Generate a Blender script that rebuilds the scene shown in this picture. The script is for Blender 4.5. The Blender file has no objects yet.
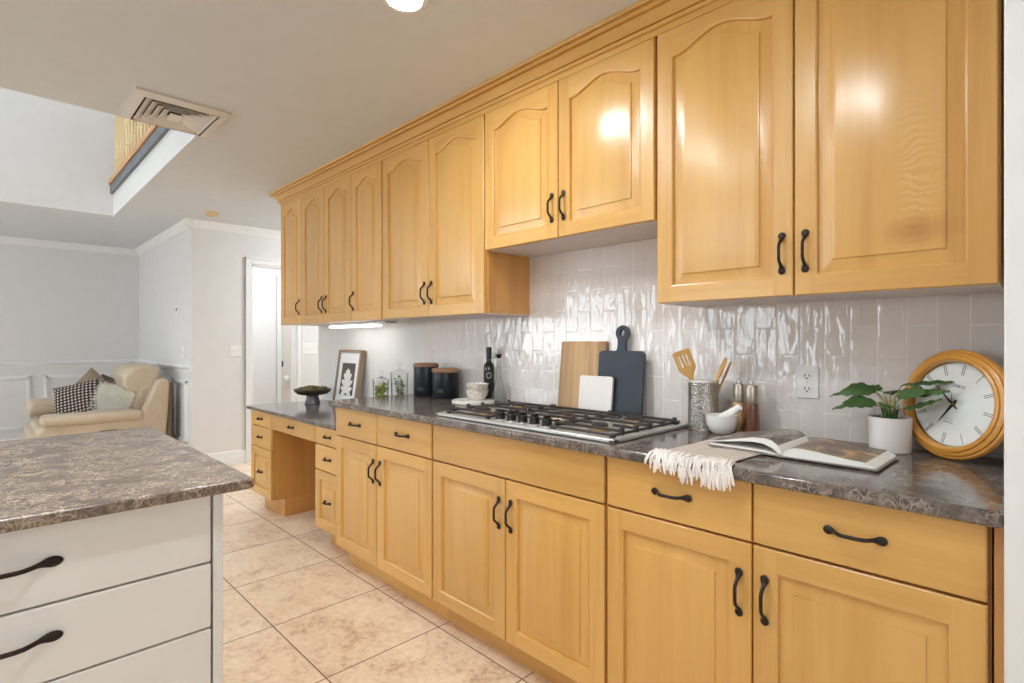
import bpy, bmesh, math, random
from mathutils import Vector, Matrix, noise
random.seed(7)
S = bpy.context.scene
COL = S.collection
PI = math.pi

# ------------------------------------------------------------------ camera, sky, exposure
cam_d = bpy.data.cameras.new('camera')
cam = bpy.data.objects.new('camera', cam_d); COL.objects.link(cam)
cam.location = (0.0, -1.390, 1.233)
cam.rotation_euler = (math.radians(90), 0, math.radians(90 - 44.53))
cam_d.sensor_width = 36.0
cam_d.lens = 36.0 * 538.35 / 1024
cam_d.shift_y = 0.87 / 1024
cam_d.clip_start = 0.02
S.camera = cam

w = bpy.data.worlds.new('daylight'); S.world = w; w.use_nodes = True
bg = w.node_tree.nodes['Background']
bg.inputs[0].default_value = (0.83, 0.93, 1.0, 1); bg.inputs[1].default_value = 8.0

S.view_settings.view_transform = 'Standard'
S.view_settings.look = 'None'
S.view_settings.gamma = 1.0
S.view_settings.use_curve_mapping = False
S.view_settings.exposure = -0.24
LAMP = 380.0        # strength of the recessed ceiling lamps
try:
    S.cycles.max_bounces = 10; S.cycles.diffuse_bounces = 5; S.cycles.glossy_bounces = 4
    S.cycles.transmission_bounces = 8; S.cycles.sample_clamp_indirect = 6.0
    S.cycles.caustics_reflective = False; S.cycles.caustics_refractive = False
except Exception:
    pass

# ------------------------------------------------------------------ materials
def srgb(r, g, b):
    f = lambda c: (c / 255 / 12.92) if c / 255 <= .04045 else ((c / 255 + .055) / 1.055) ** 2.4
    return (f(r), f(g), f(b), 1)

class NT:
    def __init__(s, name):
        s.m = bpy.data.materials.new(name); s.m.use_nodes = True
        s.t = s.m.node_tree; s.n = s.t.nodes; s.b = s.n['Principled BSDF']
    def new(s, typ, **kw):
        n = s.n.new(typ)
        for k, v in kw.items():
            if k.startswith('i_'):
                key = k[2:]; key = int(key) if key.isdigit() else key
                n.inputs[key].default_value = v
            else: setattr(n, k, v)
        return n
    def link(s, a, b): s.t.links.new(a, b)
    def math(s, op, a, b=None, c=None):
        n = s.n.new('ShaderNodeMath'); n.operation = op
        for i, v in enumerate((a, b, c)):
            if v is None: continue
            if isinstance(v, (int, float)): n.inputs[i].default_value = v
            else: s.link(v, n.inputs[i])
        return n.outputs[0]
    def ramp(s, fac, stops):
        n = s.n.new('ShaderNodeValToRGB'); e = n.color_ramp.elements
        while len(e) < len(stops): e.new(.5)
        for i, (p, c) in enumerate(stops): e[i].position = p; e[i].color = c
        s.link(fac, n.inputs[0]); return n.outputs[0]
    def coords(s, scale=(1, 1, 1), rnd=True, which='Object'):
        tc = s.new('ShaderNodeTexCoord'); mp = s.new('ShaderNodeMapping')
        mp.inputs['Scale'].default_value = scale
        if rnd:
            oi = s.new('ShaderNodeObjectInfo')
            va = s.new('ShaderNodeVectorMath', operation='ADD')
            cb = s.new('ShaderNodeCombineXYZ')
            m = s.math('MULTIPLY', oi.outputs['Random'], 13.0)
            for i in range(3): s.link(m, cb.inputs[i])
            s.link(tc.outputs[which], va.inputs[0]); s.link(cb.outputs[0], va.inputs[1])
            s.link(va.outputs[0], mp.inputs[0])
        else: s.link(tc.outputs[which], mp.inputs[0])
        return mp.outputs[0]
    def noise(s, vec, scale=5, detail=4, rough=.5, dist=0):
        n = s.new('ShaderNodeTexNoise'); n.inputs['Scale'].default_value = scale
        n.inputs['Detail'].default_value = detail; n.inputs['Roughness'].default_value = rough
        n.inputs['Distortion'].default_value = dist
        s.link(vec, n.inputs['Vector']); return n
    def mix(s, fac, a, b, mode='MIX'):
        n = s.n.new('ShaderNodeMix'); n.data_type = 'RGBA'; n.blend_type = mode
        for v, k in ((fac, 0), (a, 6), (b, 7)):
            if isinstance(v, (int, float)): n.inputs[k].default_value = v
            elif isinstance(v, tuple): n.inputs[k].default_value = v
            else: s.link(v, n.inputs[k])
        return n.outputs[2]
    def bump(s, h, strength=.2, dist=.01):
        n = s.new('ShaderNodeBump'); n.inputs['Strength'].default_value = strength
        n.inputs['Distance'].default_value = dist
        s.link(h, n.inputs['Height']); s.link(n.outputs[0], s.b.inputs['Normal'])

def plain(name, col, rough=.5, metal=0, bump=None, var=.06, spec=.5, **kw):
    """a plain surface with a faint procedural mottling"""
    k = NT(name); v = k.coords((1, 1, 1))
    n = k.noise(v, 9, 3)
    dk = tuple(c * (1 - var) for c in col[:3]) + (1,)
    lt = tuple(min(1, c * (1 + var)) for c in col[:3]) + (1,)
    k.link(k.ramp(n.outputs[0], [(.3, dk), (.7, lt)]), k.b.inputs['Base Color'])
    k.b.inputs['Roughness'].default_value = rough; k.b.inputs['Metallic'].default_value = metal
    k.b.inputs['Specular IOR Level'].default_value = spec
    for a, b_ in kw.items(): k.b.inputs[a.replace('_', ' ')].default_value = b_
    if bump:
        nb = k.noise(v, bump[0], 3); k.bump(nb.outputs[0], bump[1], bump[2])
    return k.m

def wood(name, light, dark, axis, rough=.28, fine=1.0, coat=.25, figure=False):
    k = NT(name)
    sc = {'z': (14, 14, .9), 'x': (.9, 14, 14), 'y': (14, .9, 14)}[axis]
    v = k.coords(tuple(c * fine for c in sc))
    n1 = k.noise(v, 1.0, 5, .55, .6)
    v2 = k.coords(tuple(c * fine * .32 for c in sc)); n2 = k.noise(v2, 1.0, 2, .5, 1.2)
    v3 = k.coords(tuple(c * fine * 5 for c in sc)); n3 = k.noise(v3, 1.0, 2, .5)
    f = k.math('ADD', k.math('MULTIPLY', n1.outputs[0], .5), k.math('MULTIPLY', n2.outputs[0], .38))
    f = k.math('ADD', f, k.math('MULTIPLY', n3.outputs[0], .12))
    c = k.ramp(f, [(.30, dark), (.52, light), (.72, tuple(min(1, x * 1.07) for x in light[:3]) + (1,))])
    if figure:   # a board with rippled figure and one brown heart patch
        tc = k.new('ShaderNodeTexCoord'); sp = k.new('ShaderNodeSeparateXYZ'); k.link(tc.outputs['Object'], sp.inputs[0])
        def blob(cx_, cz_, rx_, rz_, soft):
            a_ = k.math('DIVIDE', k.math('SUBTRACT', sp.outputs[0], cx_), rx_); b_ = k.math('DIVIDE', k.math('SUBTRACT', sp.outputs[2], cz_), rz_)
            d_ = k.math('SQRT', k.math('ADD', k.math('MULTIPLY', a_, a_), k.math('MULTIPLY', b_, b_)))
            d_ = k.math('ADD', d_, k.math('MULTIPLY', k.math('SUBTRACT', n1.outputs[0], .5), 1.6))
            return k.ramp(d_, [(soft, (1, 1, 1, 1)), (1.0, (0, 0, 0, 1))])
        wv_ = k.new('ShaderNodeTexWave', bands_direction='Z'); wv_.inputs['Scale'].default_value = 16; wv_.inputs['Distortion'].default_value = 11
        wv_.inputs['Detail'].default_value = 3; k.link(tc.outputs['Object'], wv_.inputs['Vector'])
        c = k.mix(k.math('MULTIPLY', blob(.290, .30, .060, .26, .3), k.math('MULTIPLY', wv_.outputs['Fac'], .34)), c, srgb(240, 206, 148))
        c = k.mix(k.math('MULTIPLY', blob(.290, .150, .085, .050, .2), .6), c, srgb(176, 112, 54))
    oi = k.new('ShaderNodeObjectInfo')
    tone = k.math('ADD', k.math('MULTIPLY', oi.outputs['Random'], .13), .93)
    cc = k.new('ShaderNodeVectorMath', operation='SCALE'); k.link(c, cc.inputs[0]); k.link(tone, cc.inputs['Scale'])
    k.link(cc.outputs[0], k.b.inputs['Base Color'])
    k.b.inputs['Roughness'].default_value = rough
    k.b.inputs['Coat Weight'].default_value = coat * 2.4; k.b.inputs['Coat Roughness'].default_value = .27
    k.bump(n3.outputs[0], .04, .002)
    return k.m

ML, MD = srgb(217, 168, 94), srgb(202, 148, 74)
M = {}
M['maple_v'] = wood('maple_vertical', ML, MD, 'z')
M['maple_fig'] = wood('maple_figured', ML, MD, 'z', figure=True)
M['maple_h'] = wood('maple_horizontal', ML, MD, 'x')
M['maple_side'] = wood('maple_side', srgb(208, 152, 80), srgb(190, 130, 60), 'z', .4)
M['maple_edge'] = wood('maple_deep', srgb(196, 140, 78), srgb(170, 112, 54), 'z', .5)
M['clock_wood'] = wood('oak_ring', srgb(214, 150, 62), srgb(176, 108, 32), 'x', .3, 1.6)
M['acacia'] = wood('acacia', srgb(204, 166, 122), srgb(116, 74, 44), 'z', .5, .9, 0)
M['beech'] = wood('beech', srgb(214, 166, 100), srgb(184, 130, 68), 'z', .5, 2, 0)
M['walnut'] = wood('walnut', srgb(122, 72, 46), srgb(88, 46, 28), 'z', .35, 2)
M['oak_pale'] = wood('oak_pale', srgb(200, 160, 104), srgb(170, 124, 70), 'z', .4, 2)
M['lid_wood'] = wood('lid_wood', srgb(160, 120, 88), srgb(128, 90, 62), 'x', .5, 2, 0)
M['frame_wood'] = wood('frame_wood', srgb(150, 128, 104), srgb(116, 94, 72), 'z', .5, 2, 0)
M['stair_wood'] = wood('stair_wood', srgb(238, 210, 160), srgb(220, 180, 120), 'z', .4, 1)
M['rail_wood'] = wood('rail_wood', srgb(206, 146, 76), srgb(180, 118, 52), 'x', .4, 1)

M['wall'] = plain('wall_paint', srgb(226, 225, 224), .6, 0, (60, .05, .002), .015)
M['ceil'] = plain('ceiling_paint', srgb(214, 218, 222), .8, 0, (90, .15, .003), .015)
M['trim'] = plain('trim_paint', srgb(236, 236, 236), .4, 0, None, .01)
M['door'] = plain('door_paint', srgb(222, 218, 210), .4, 0, None, .01)
M['white'] = plain('white_lacquer', srgb(226, 222, 218), .35, 0, None, .012)
M['under'] = plain('white_melamine', srgb(226, 216, 212), .5, 0, None, .01)
M['bronze'] = plain('dark_bronze', srgb(48, 40, 38), .38, .6, (120, .1, .001), .2)
M['dark'] = plain('dark_gap', srgb(84, 54, 34), .8)
M['steel'] = plain('brushed_steel', srgb(216, 214, 210), .45, .8, None, .04)
M['steel_dark'] = plain('pepper_steel', srgb(186, 178, 162), .34, 1.0, None, .05)
M['iron'] = plain('cast_iron', srgb(66, 58, 55), .34, .2, (150, .15, .001), .2)
M['black'] = plain('black_plastic', srgb(28, 27, 28), .3, 0, None, .1)
M['can'] = plain('black_tin', srgb(34, 36, 42), .32, .35, None, .1)
M['canlabel'] = plain('tin_emboss', srgb(52, 53, 56), .5)
M['board_black'] = plain('blackened_wood', srgb(44, 52, 62), .42, 0, (25, .2, .002), .25)
M['marble'] = plain('white_marble', srgb(234, 226, 218), .3, 0, None, .04)
M['ceramic'] = plain('white_ceramic', srgb(240, 236, 232), .25, 0, None, .01)
M['pot'] = plain('white_pot', srgb(236, 230, 228), .5, 0, None, .015)
M['soil'] = plain('soil', srgb(52, 38, 30), .9, 0, (80, .8, .01), .4)
M['plate'] = plain('switch_plastic', srgb(240, 238, 236), .35, 0, None, .008)
M['slot'] = plain('outlet_slot', srgb(40, 36, 36), .6)
M['detector'] = plain('aged_plastic', srgb(214, 190, 150), .5, 0, None, .03)
M['vent'] = plain('vent_enamel', srgb(226, 222, 217), .45, 0, None, .01)
M['vent_dark'] = plain('vent_duct_shade', srgb(64, 50, 42), .9)
M['carpet'] = plain('grey_edge', srgb(120, 124, 130), .8, 0, (200, .3, .003), .1)
M['leather'] = plain('beige_leather', srgb(200, 182, 158), .42, 0, (70, .12, .003), .05)
M['leather_back_shade'] = plain('brown_back_shade', srgb(112, 88, 68), .5, 0, (70, .12, .003), .08)  # brown back leather; its darkness also stands for the sofa's shadow
M['fur'] = plain('white_fur', srgb(252, 247, 238), .9, 0, None, .06)
M['taupe'] = plain('taupe_velvet', srgb(150, 132, 112), .9, 0, (60, .3, .004), .1)
M['slate'] = plain('slate_cloth', srgb(88, 78, 74), .9, 0, (60, .3, .004), .15)
M['fringe'] = plain('cotton_fringe', srgb(240, 232, 226), .9, 0, None, .05)
M['leaf'] = plain('leaf_green', srgb(66, 100, 50), .35, 0, (30, .2, .003), .3)
M['stem'] = plain('leaf_stem', srgb(176, 172, 120), .5, 0, None, .15)
M['sprig'] = plain('sage_leaf', srgb(66, 88, 66), .6, 0, None, .3)
M['moss'] = plain('lime_moss', srgb(150, 160, 70), .8, 0, (60, .6, .01), .35)
M['pods'] = plain('dried_pods', srgb(142, 128, 94), .8, 0, (40, .8, .01), .35)
M['bowl_green'] = plain('green_bronze_bowl', srgb(62, 62, 46), .35, .4, (30, .3, .003), .3)
M['bowl_foot'] = plain('pewter_foot', srgb(98, 98, 104), .35, .4, None, .15)
M['mat_board'] = plain('mat_board', srgb(236, 236, 240), .7, 0, None, .01)
M['art_dark'] = plain('print_brown', srgb(92, 80, 72), .7, 0, None, .12)
M['art_leaf'] = plain('print_leaf', srgb(232, 230, 224), .7, 0, None, .04)
M['paper'] = plain('book_paper', srgb(240, 236, 230), .7, 0, None, .02)
M['cover'] = plain('book_cover', srgb(150, 140, 132), .5, 0, None, .05)
M['dial'] = plain('clock_dial', srgb(234, 236, 234), .35, 0, None, .01)
M['dialmark'] = plain('dial_mark', srgb(120, 116, 112), .5, 0, None, .02)
M['ink'] = plain('clock_hand_black', srgb(24, 22, 22), .4)
M['oil'] = plain('dark_oil_glass', srgb(34, 34, 12), .08, 0, None, .1)
M['oil_label'] = plain('bottle_label', srgb(26, 25, 26), .5)
M['oil_gold'] = plain('bottle_print', srgb(190, 190, 180), .5)
M['brass'] = plain('brass', srgb(196, 160, 96), .3, 1)
M['burner_cap'] = plain('burner_cap', srgb(60, 54, 52), .55, .2)
M['burner_ring'] = plain('burner_brass', srgb(190, 160, 128), .35, .9)

def glass(name, tint):
    """thin clear glass: lets light straight through, mirrors at grazing angles"""
    k = NT(name); out = k.n['Material Output']; k.n.remove(k.b)
    tr_ = k.new('ShaderNodeBsdfTransparent'); gl = k.new('ShaderNodeBsdfGlossy'); gl.inputs['Roughness'].default_value = .02
    n = k.noise(k.coords((1, 1, 1)), 4, 2)
    k.link(k.ramp(n.outputs[0], [(.3, tuple(c * .98 for c in tint[:3]) + (1,)), (.7, tint)]), tr_.inputs['Color'])
    fr_ = k.new('ShaderNodeLayerWeight'); fr_.inputs['Blend'].default_value = .18
    mx_ = k.new('ShaderNodeMixShader'); k.link(k.math('MULTIPLY', fr_.outputs['Fresnel'], .6), mx_.inputs[0])
    k.link(tr_.outputs[0], mx_.inputs[1]); k.link(gl.outputs[0], mx_.inputs[2]); k.link(mx_.outputs[0], out.inputs['Surface'])
    return k.m
M['glass'] = glass('clear_glass', (.985, .99, .985, 1))

def emit(name, col, s):
    k = NT(name); k.b.inputs['Base Color'].default_value = (.9, .9, .9, 1)
    n = k.noise(k.coords((1, 1, 1)), 3, 1)
    k.link(k.ramp(n.outputs[0], [(.2, tuple(c * .98 for c in col[:3]) + (1,)), (.8, col)]), k.b.inputs['Emission Color'])
    k.b.inputs['Emission Strength'].default_value = s; return k.m
M['lamp'] = emit('lamp_lens', (.91, .97, 1.0, 1), LAMP)
M['dome'] = emit('added_lamp_glow', (.95, .98, 1.0, 1), 125.0)
M['tube'] = emit('tube_diffuser', (1, .97, .92, 1), 7)

# veined stone worktops: grey-brown on the long run, browner on the island
def stone(name, dark, mid, lite, vein, amt, rough):
    k = NT(name); v = k.coords((1, 1, 1), False)
    nd = k.noise(v, 6, 4, .6)
    add = k.new('ShaderNodeVectorMath', operation='MULTIPLY_ADD')
    k.link(nd.outputs['Color'], add.inputs[0]); add.inputs[1].default_value = (.22, .22, .22); k.link(v, add.inputs[2])
    def veins(scale, wdt):
        vo = k.new('ShaderNodeTexVoronoi', feature='DISTANCE_TO_EDGE'); vo.inputs['Scale'].default_value = scale
        k.link(add.outputs[0], vo.inputs['Vector'])
        return k.ramp(vo.outputs['Distance'], [(0, (1, 1, 1, 1)), (wdt, (0, 0, 0, 1))])
    msk = k.noise(v, 14, 3, .6); mk = k.ramp(msk.outputs[0], [(.34, (0, 0, 0, 1)), (.56, (1, 1, 1, 1))])
    va = k.mix(1.0, veins(24, .06), mk, 'MULTIPLY'); vb = k.mix(1.0, veins(64, .10), mk, 'MULTIPLY')
    n3 = k.noise(v, 44, 5, .72, 2.0); fl = k.ramp(n3.outputs[0], [(.54, (0, 0, 0, 1)), (.64, (1, 1, 1, 1))])
    fl = k.mix(1.0, fl, mk, 'MULTIPLY')
    vv = k.math('MAXIMUM', k.math('MAXIMUM', k.math('MULTIPLY', va, .8), k.math('MULTIPLY', vb, .5)), k.math('MULTIPLY', fl, .85))
    n2 = k.noise(v, 22, 6, .65)
    base = k.ramp(n2.outputs[0], [(.3, dark), (.5, mid), (.7, lite)])
    k.link(k.mix(k.math('MULTIPLY', vv, amt), base, vein), k.b.inputs['Base Color'])
    k.b.inputs['Roughness'].default_value = rough; k.b.inputs['IOR'].default_value = 1.6
    k.bump(n2.outputs[0], .02, .002)
    return k.m
M['stone'] = stone('grey_brown_stone', srgb(62, 54, 53), srgb(90, 80, 76), srgb(120, 107, 100), srgb(200, 186, 172), .6, .13)
M['stone_island'] = stone('brown_stone', srgb(74, 58, 48), srgb(104, 86, 74), srgb(128, 108, 94), srgb(226, 206, 182), .74, .22)

# floor tile 20 inch
def floor_tile():
    k = NT('travertine_floor_tile'); tc = k.new('ShaderNodeTexCoord')
    sp = k.new('ShaderNodeSeparateXYZ'); k.link(tc.outputs['Object'], sp.inputs[0])
    P = .508
    def cell(o, off):
        a = k.math('DIVIDE', k.math('SUBTRACT', o, off), P)
        fl = k.math('FLOOR', a); fr = k.math('SUBTRACT', a, fl)
        d = k.math('MULTIPLY', k.math('MINIMUM', fr, k.math('SUBTRACT', 1.0, fr)), P)
        return fl, d
    ix, dx = cell(sp.outputs[0], -1.887); iy, dy = cell(sp.outputs[1], .018)
    d = k.math('MINIMUM', dx, dy)
    g = k.math('LESS_THAN', d, .0028)
    cb = k.new('ShaderNodeCombineXYZ'); k.link(ix, cb.inputs[0]); k.link(iy, cb.inputs[1])
    wn = k.new('ShaderNodeTexWhiteNoise', noise_dimensions='3D'); k.link(cb.outputs[0], wn.inputs['Vector'])
    off = k.new('ShaderNodeVectorMath', operation='MULTIPLY_ADD')
    k.link(wn.outputs['Color'], off.inputs[0]); off.inputs[1].default_value = (9, 9, 9); k.link(tc.outputs['Object'], off.inputs[2])
    n1 = k.noise(off.outputs[0], 5.5, 8, .72, .4); n2 = k.noise(off.outputs[0], 38, 6, .75)
    f = k.math('ADD', k.math('MULTIPLY', n1.outputs[0], .55), k.math('MULTIPLY', n2.outputs[0], .45))
    c = k.ramp(f, [(.38, srgb(202, 168, 138)), (.47, srgb(235, 209, 180)), (.55, srgb(244, 223, 196)), (.68, srgb(248, 237, 220))])
    c2 = k.mix(g, c, srgb(140, 112, 92))
    k.link(c2, k.b.inputs['Base Color'])
    k.link(k.math('ADD', k.math('MULTIPLY', g, .4), .3), k.b.inputs['Roughness'])
    edge = k.math('MINIMUM', k.math('DIVIDE', d, .006), 1.0)
    k.bump(k.math('ADD', edge, k.math('MULTIPLY', n2.outputs[0], .25)), .25, .003)
    return k.m
M['floor'] = floor_tile()

# hand-made glossy wall tile 3 x 8 inch, vertical, half-offset columns
def wall_tile():
    k = NT('glossy_wall_tile'); tc = k.new('ShaderNodeTexCoord')
    sp = k.new('ShaderNodeSeparateXYZ'); k.link(tc.outputs['Object'], sp.inputs[0])
    a = k.math('DIVIDE', k.math('SUBTRACT', sp.outputs[0], -.996), .0745)
    ia = k.math('FLOOR', a); fa = k.math('SUBTRACT', a, ia)
    dx = k.math('MULTIPLY', k.math('MINIMUM', fa, k.math('SUBTRACT', 1.0, fa)), .0745)
    par = k.math('MODULO', k.math('ADD', ia, 100.0), 2.0)
    zz = k.math('DIVIDE', k.math('SUBTRACT', sp.outputs[2], 1.188), .19)
    b = k.math('ADD', zz, k.math('MULTIPLY', par, .5))
    ib = k.math('FLOOR', b); fb = k.math('SUBTRACT', b, ib)
    dz = k.math('MULTIPLY', k.math('MINIMUM', fb, k.math('SUBTRACT', 1.0, fb)), .19)
    d = k.math('MINIMUM', dx, dz)
    g = k.math('LESS_THAN', d, .0014)
    cb = k.new('ShaderNodeCombineXYZ'); k.link(ia, cb.inputs[0]); k.link(ib, cb.inputs[1])
    wn = k.new('ShaderNodeTexWhiteNoise', noise_dimensions='3D'); k.link(cb.outputs[0], wn.inputs['Vector'])
    off = k.new('ShaderNodeVectorMath', operation='MULTIPLY_ADD')
    k.link(wn.outputs['Color'], off.inputs[0]); off.inputs[1].default_value = (7, 7, 7); k.link(tc.outputs['Object'], off.inputs[2])
    mp = k.new('ShaderNodeMapping'); mp.inputs['Scale'].default_value = (25, 18, 9); k.link(off.outputs[0], mp.inputs[0])
    n1 = k.noise(mp.outputs[0], 1.0, 2, .45, .3)
    tone = k.ramp(wn.outputs['Value'], [(0, srgb(230, 221, 216)), (1, srgb(234, 226, 222))])
    k.link(k.mix(g, tone, srgb(242, 238, 235)), k.b.inputs['Base Color'])
    k.link(k.math('ADD', k.math('MULTIPLY', g, .5), .035), k.b.inputs['Roughness'])
    k.b.inputs['IOR'].default_value = 1.6
    edge = k.math('POWER', k.math('MINIMUM', k.math('DIVIDE', d, .007), 1.0), .5)
    h = k.math('ADD', k.math('MULTIPLY', n1.outputs[0], 1.6), k.math('MULTIPLY', edge, .22))
    k.bump(h, .42, .006)
    return k.m
M['tile'] = wall_tile()

def hammered():
    k = NT('hammered_steel'); v = k.coords((1, 1, 1), False)
    vo = k.new('ShaderNodeTexVoronoi'); vo.inputs['Scale'].default_value = 190; k.link(v, vo.inputs['Vector'])
    k.link(k.ramp(vo.outputs['Distance'], [(0, srgb(214, 210, 204)), (1, srgb(190, 184, 178))]), k.b.inputs['Base Color'])
    k.b.inputs['Metallic'].default_value = 1; k.b.inputs['Roughness'].default_value = .14
    k.bump(vo.outputs['Distance'], .5, .004); return k.m
M['hammered'] = hammered()

def weave(name, c1, c2, scale):
    k = NT(name); v = k.coords((1, 1, 1), False)
    sp = k.new('ShaderNodeSeparateXYZ'); k.link(v, sp.inputs[0])
    a = k.math('SINE', k.math('MULTIPLY', k.math('ADD', sp.outputs[0], sp.outputs[2]), scale))
    b = k.math('SINE', k.math('MULTIPLY', k.math('SUBTRACT', sp.outputs[0], sp.outputs[2]), scale))
    f = k.math('MULTIPLY', a, b)
    k.link(k.ramp(f, [(.30, c1), (.45, c2)]), k.b.inputs['Base Color'])
    k.b.inputs['Roughness'].default_value = .9; k.bump(f, .2, .003); return k.m
M['diamond'] = weave('diamond_weave', srgb(58, 50, 50), srgb(206, 190, 176), 105)

def linen():
    k = NT('oatmeal_linen'); v = k.coords((1, 1, 1), False)
    wv = k.new('ShaderNodeTexWave', wave_type='BANDS', bands_direction='Y'); wv.inputs['Scale'].default_value = 130
    wv.inputs['Distortion'].default_value = 1.5; k.link(v, wv.inputs['Vector'])
    n = k.noise(v, 60, 3)
    f = k.math('ADD', k.math('MULTIPLY', wv.outputs['Fac'], .4), k.math('MULTIPLY', n.outputs[0], .6))
    k.link(k.ramp(f, [(.3, srgb(186, 172, 162)), (.7, srgb(214, 202, 193))]), k.b.inputs['Base Color'])
    k.b.inputs['Roughness'].default_value = .95; k.bump(f, .2, .002); return k.m
M['linen'] = linen()

def printed(name, stops, sc, stretch=(1, 1, 1)):
    k = NT(name); v = k.coords(stretch, False); n = k.noise(v, sc, 6, .65, 1.0)
    k.link(k.ramp(n.outputs[0], stops), k.b.inputs['Base Color']); k.b.inputs['Roughness'].default_value = .32
    return k.m
M['page_right'] = printed('page_photo_market', [(.32, srgb(60, 46, 40)), (.48, srgb(112, 88, 72)), (.56, srgb(138, 112, 90)), (.66, srgb(214, 170, 96))], 11)
M['page_left'] = printed('page_photo_street', [(.34, srgb(70, 62, 58)), (.5, srgb(122, 110, 102)), (.7, srgb(196, 186, 176))], 9, (5, 1, 1))

def speckle():
    k = NT('patterned_bowl_glaze'); v = k.coords((1, 1, 1), False)
    vo = k.new('ShaderNodeTexVoronoi', feature='DISTANCE_TO_EDGE'); vo.inputs['Scale'].default_value = 60; k.link(v, vo.inputs['Vector'])
    k.link(k.ramp(vo.outputs['Distance'], [(.03, srgb(196, 180, 164)), (.1, srgb(236, 228, 218))]), k.b.inputs['Base Color'])
    k.b.inputs['Roughness'].default_value = .35; return k.m
M['bowl_glaze'] = speckle()

# ------------------------------------------------------------------ mesh helpers
class MB:
    def __init__(s): s.v = []; s.f = []; s.mi = []
    def add(s, vs, fs, m=0):
        o = len(s.v); s.v += [tuple(p) for p in vs]
        for f in fs: s.f.append([i + o for i in f]); s.mi.append(m)
        return s
    def box(s, x0, x1, y0, y1, z0, z1, m=0):
        return s.add([(x0, y0, z0), (x1, y0, z0), (x1, y1, z0), (x0, y1, z0), (x0, y0, z1), (x1, y0, z1), (x1, y1, z1), (x0, y1, z1)],
                     [(3, 2, 1, 0), (4, 5, 6, 7), (0, 1, 5, 4), (1, 2, 6, 5), (2, 3, 7, 6), (3, 0, 4, 7)], m)
    def lathe(s, prof, c=(0, 0, 0), seg=32, m=0):
        vs = []; fs = []; n = len(prof)
        for r, z in prof:
            for i in range(seg):
                a = 2 * PI * i / seg; vs.append((c[0] + max(r, 1e-5) * math.cos(a), c[1] + max(r, 1e-5) * math.sin(a), c[2] + z))
        for j in range(n - 1):
            for i in range(seg):
                k = (i + 1) % seg; fs.append((j * seg + i, j * seg + k, (j + 1) * seg + k, (j + 1) * seg + i))
        fs.append(tuple(range(seg - 1, -1, -1))); fs.append(tuple((n - 1) * seg + i for i in range(seg)))
        return s.add(vs, fs, m)
    def tube(s, pts, rad, seg=8, m=0, flat=None, up=(0, 0, 1)):
        """tube along pts; rad one or list; flat = list of (ru, rv)"""
        pts = [Vector(p) for p in pts]; n = len(pts); vs = []; fs = []
        for i, p in enumerate(pts):
            t = (pts[min(i + 1, n - 1)] - pts[max(i - 1, 0)]).normalized()
            u = Vector(up)
            if abs(u.dot(t)) > .95: u = Vector((1, 0, 0))
            a = t.cross(u).normalized(); b = a.cross(t).normalized()
            if flat: ra, rb = flat[i]
            else:
                ra = rb = rad[i] if isinstance(rad, (list, tuple)) else rad
            for j in range(seg):
                an = 2 * PI * j / seg; vs.append(p + a * ra * math.cos(an) + b * rb * math.sin(an))
        for i in range(n - 1):
            for j in range(seg):
                k = (j + 1) % seg; fs.append((i * seg + j, i * seg + k, (i + 1) * seg + k, (i + 1) * seg + j))
        fs.append(tuple(range(seg - 1, -1, -1))); fs.append(tuple((n - 1) * seg + i for i in range(seg)))
        return s.add(vs, fs, m)
    def prism(s, poly, axis, a0, a1, m=0):
        """poly: 2-D outline; axis 'x' -> (y,z), 'y' -> (x,z), 'z' -> (x,y)"""
        def P(p, a): return {'x': (a, p[0], p[1]), 'y': (p[0], a, p[1]), 'z': (p[0], p[1], a)}[axis]
        n = len(poly)
        vs = [P(p, a0) for p in poly] + [P(p, a1) for p in poly]
        fs = [tuple(range(n)), tuple(range(2 * n - 1, n - 1, -1))] + [(i, n + i, n + (i + 1) % n, (i + 1) % n) for i in range(n)]
        return s.add(vs, fs, m)
    def grid(s, fn, nu, nv, m=0, wrap=False):
        vs = [fn(i / nu, j / nv) for j in range(nv + 1) for i in range(nu + 1)]
        fs = [(j * (nu + 1) + i, j * (nu + 1) + i + 1, (j + 1) * (nu + 1) + i + 1, (j + 1) * (nu + 1) + i) for j in range(nv) for i in range(nu)]
        return s.add(vs, fs, m)

def obj(name, mb, mats, parent=None, bevel=0, seg=2, smooth=38, local=False, subsurf=0, fix=True):
    """link one mesh object; world coordinates unless local (then the parent's frame)"""
    me = bpy.data.meshes.new(name)
    org = Vector((0, 0, 0)) if (parent is None or local) else root_loc(parent)
    me.from_pydata([tuple(Vector(p) - org) for p in mb.v], [], mb.f)
    if not isinstance(mats, (list, tuple)): mats = [mats]
    for m_ in mats: me.materials.append(M[m_] if isinstance(m_, str) else m_)
    for i, p in enumerate(me.polygons): p.material_index = mb.mi[i]
    if fix:
        bm = bmesh.new(); bm.from_mesh(me); bmesh.ops.recalc_face_normals(bm, faces=bm.faces); bm.to_mesh(me); bm.free()
    me.polygons.foreach_set('use_smooth', [True] * len(me.polygons))
    if smooth: me.set_sharp_from_angle(angle=math.radians(smooth))
    me.update()
    o = bpy.data.objects.new(name, me); COL.objects.link(o)
    if parent: o.parent = parent
    if bevel:
        b = o.modifiers.new('bevel', 'BEVEL'); b.width = bevel; b.segments = seg; b.limit_method = 'ANGLE'; b.angle_limit = math.radians(40)
        b.harden_normals = False
    if subsurf:
        b = o.modifiers.new('sub', 'SUBSURF'); b.levels = subsurf; b.render_levels = subsurf
    return o

def root_loc(o):
    p = Vector(o.location)
    while o.parent: o = o.parent; p = p + Vector(o.location)
    return p

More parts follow.
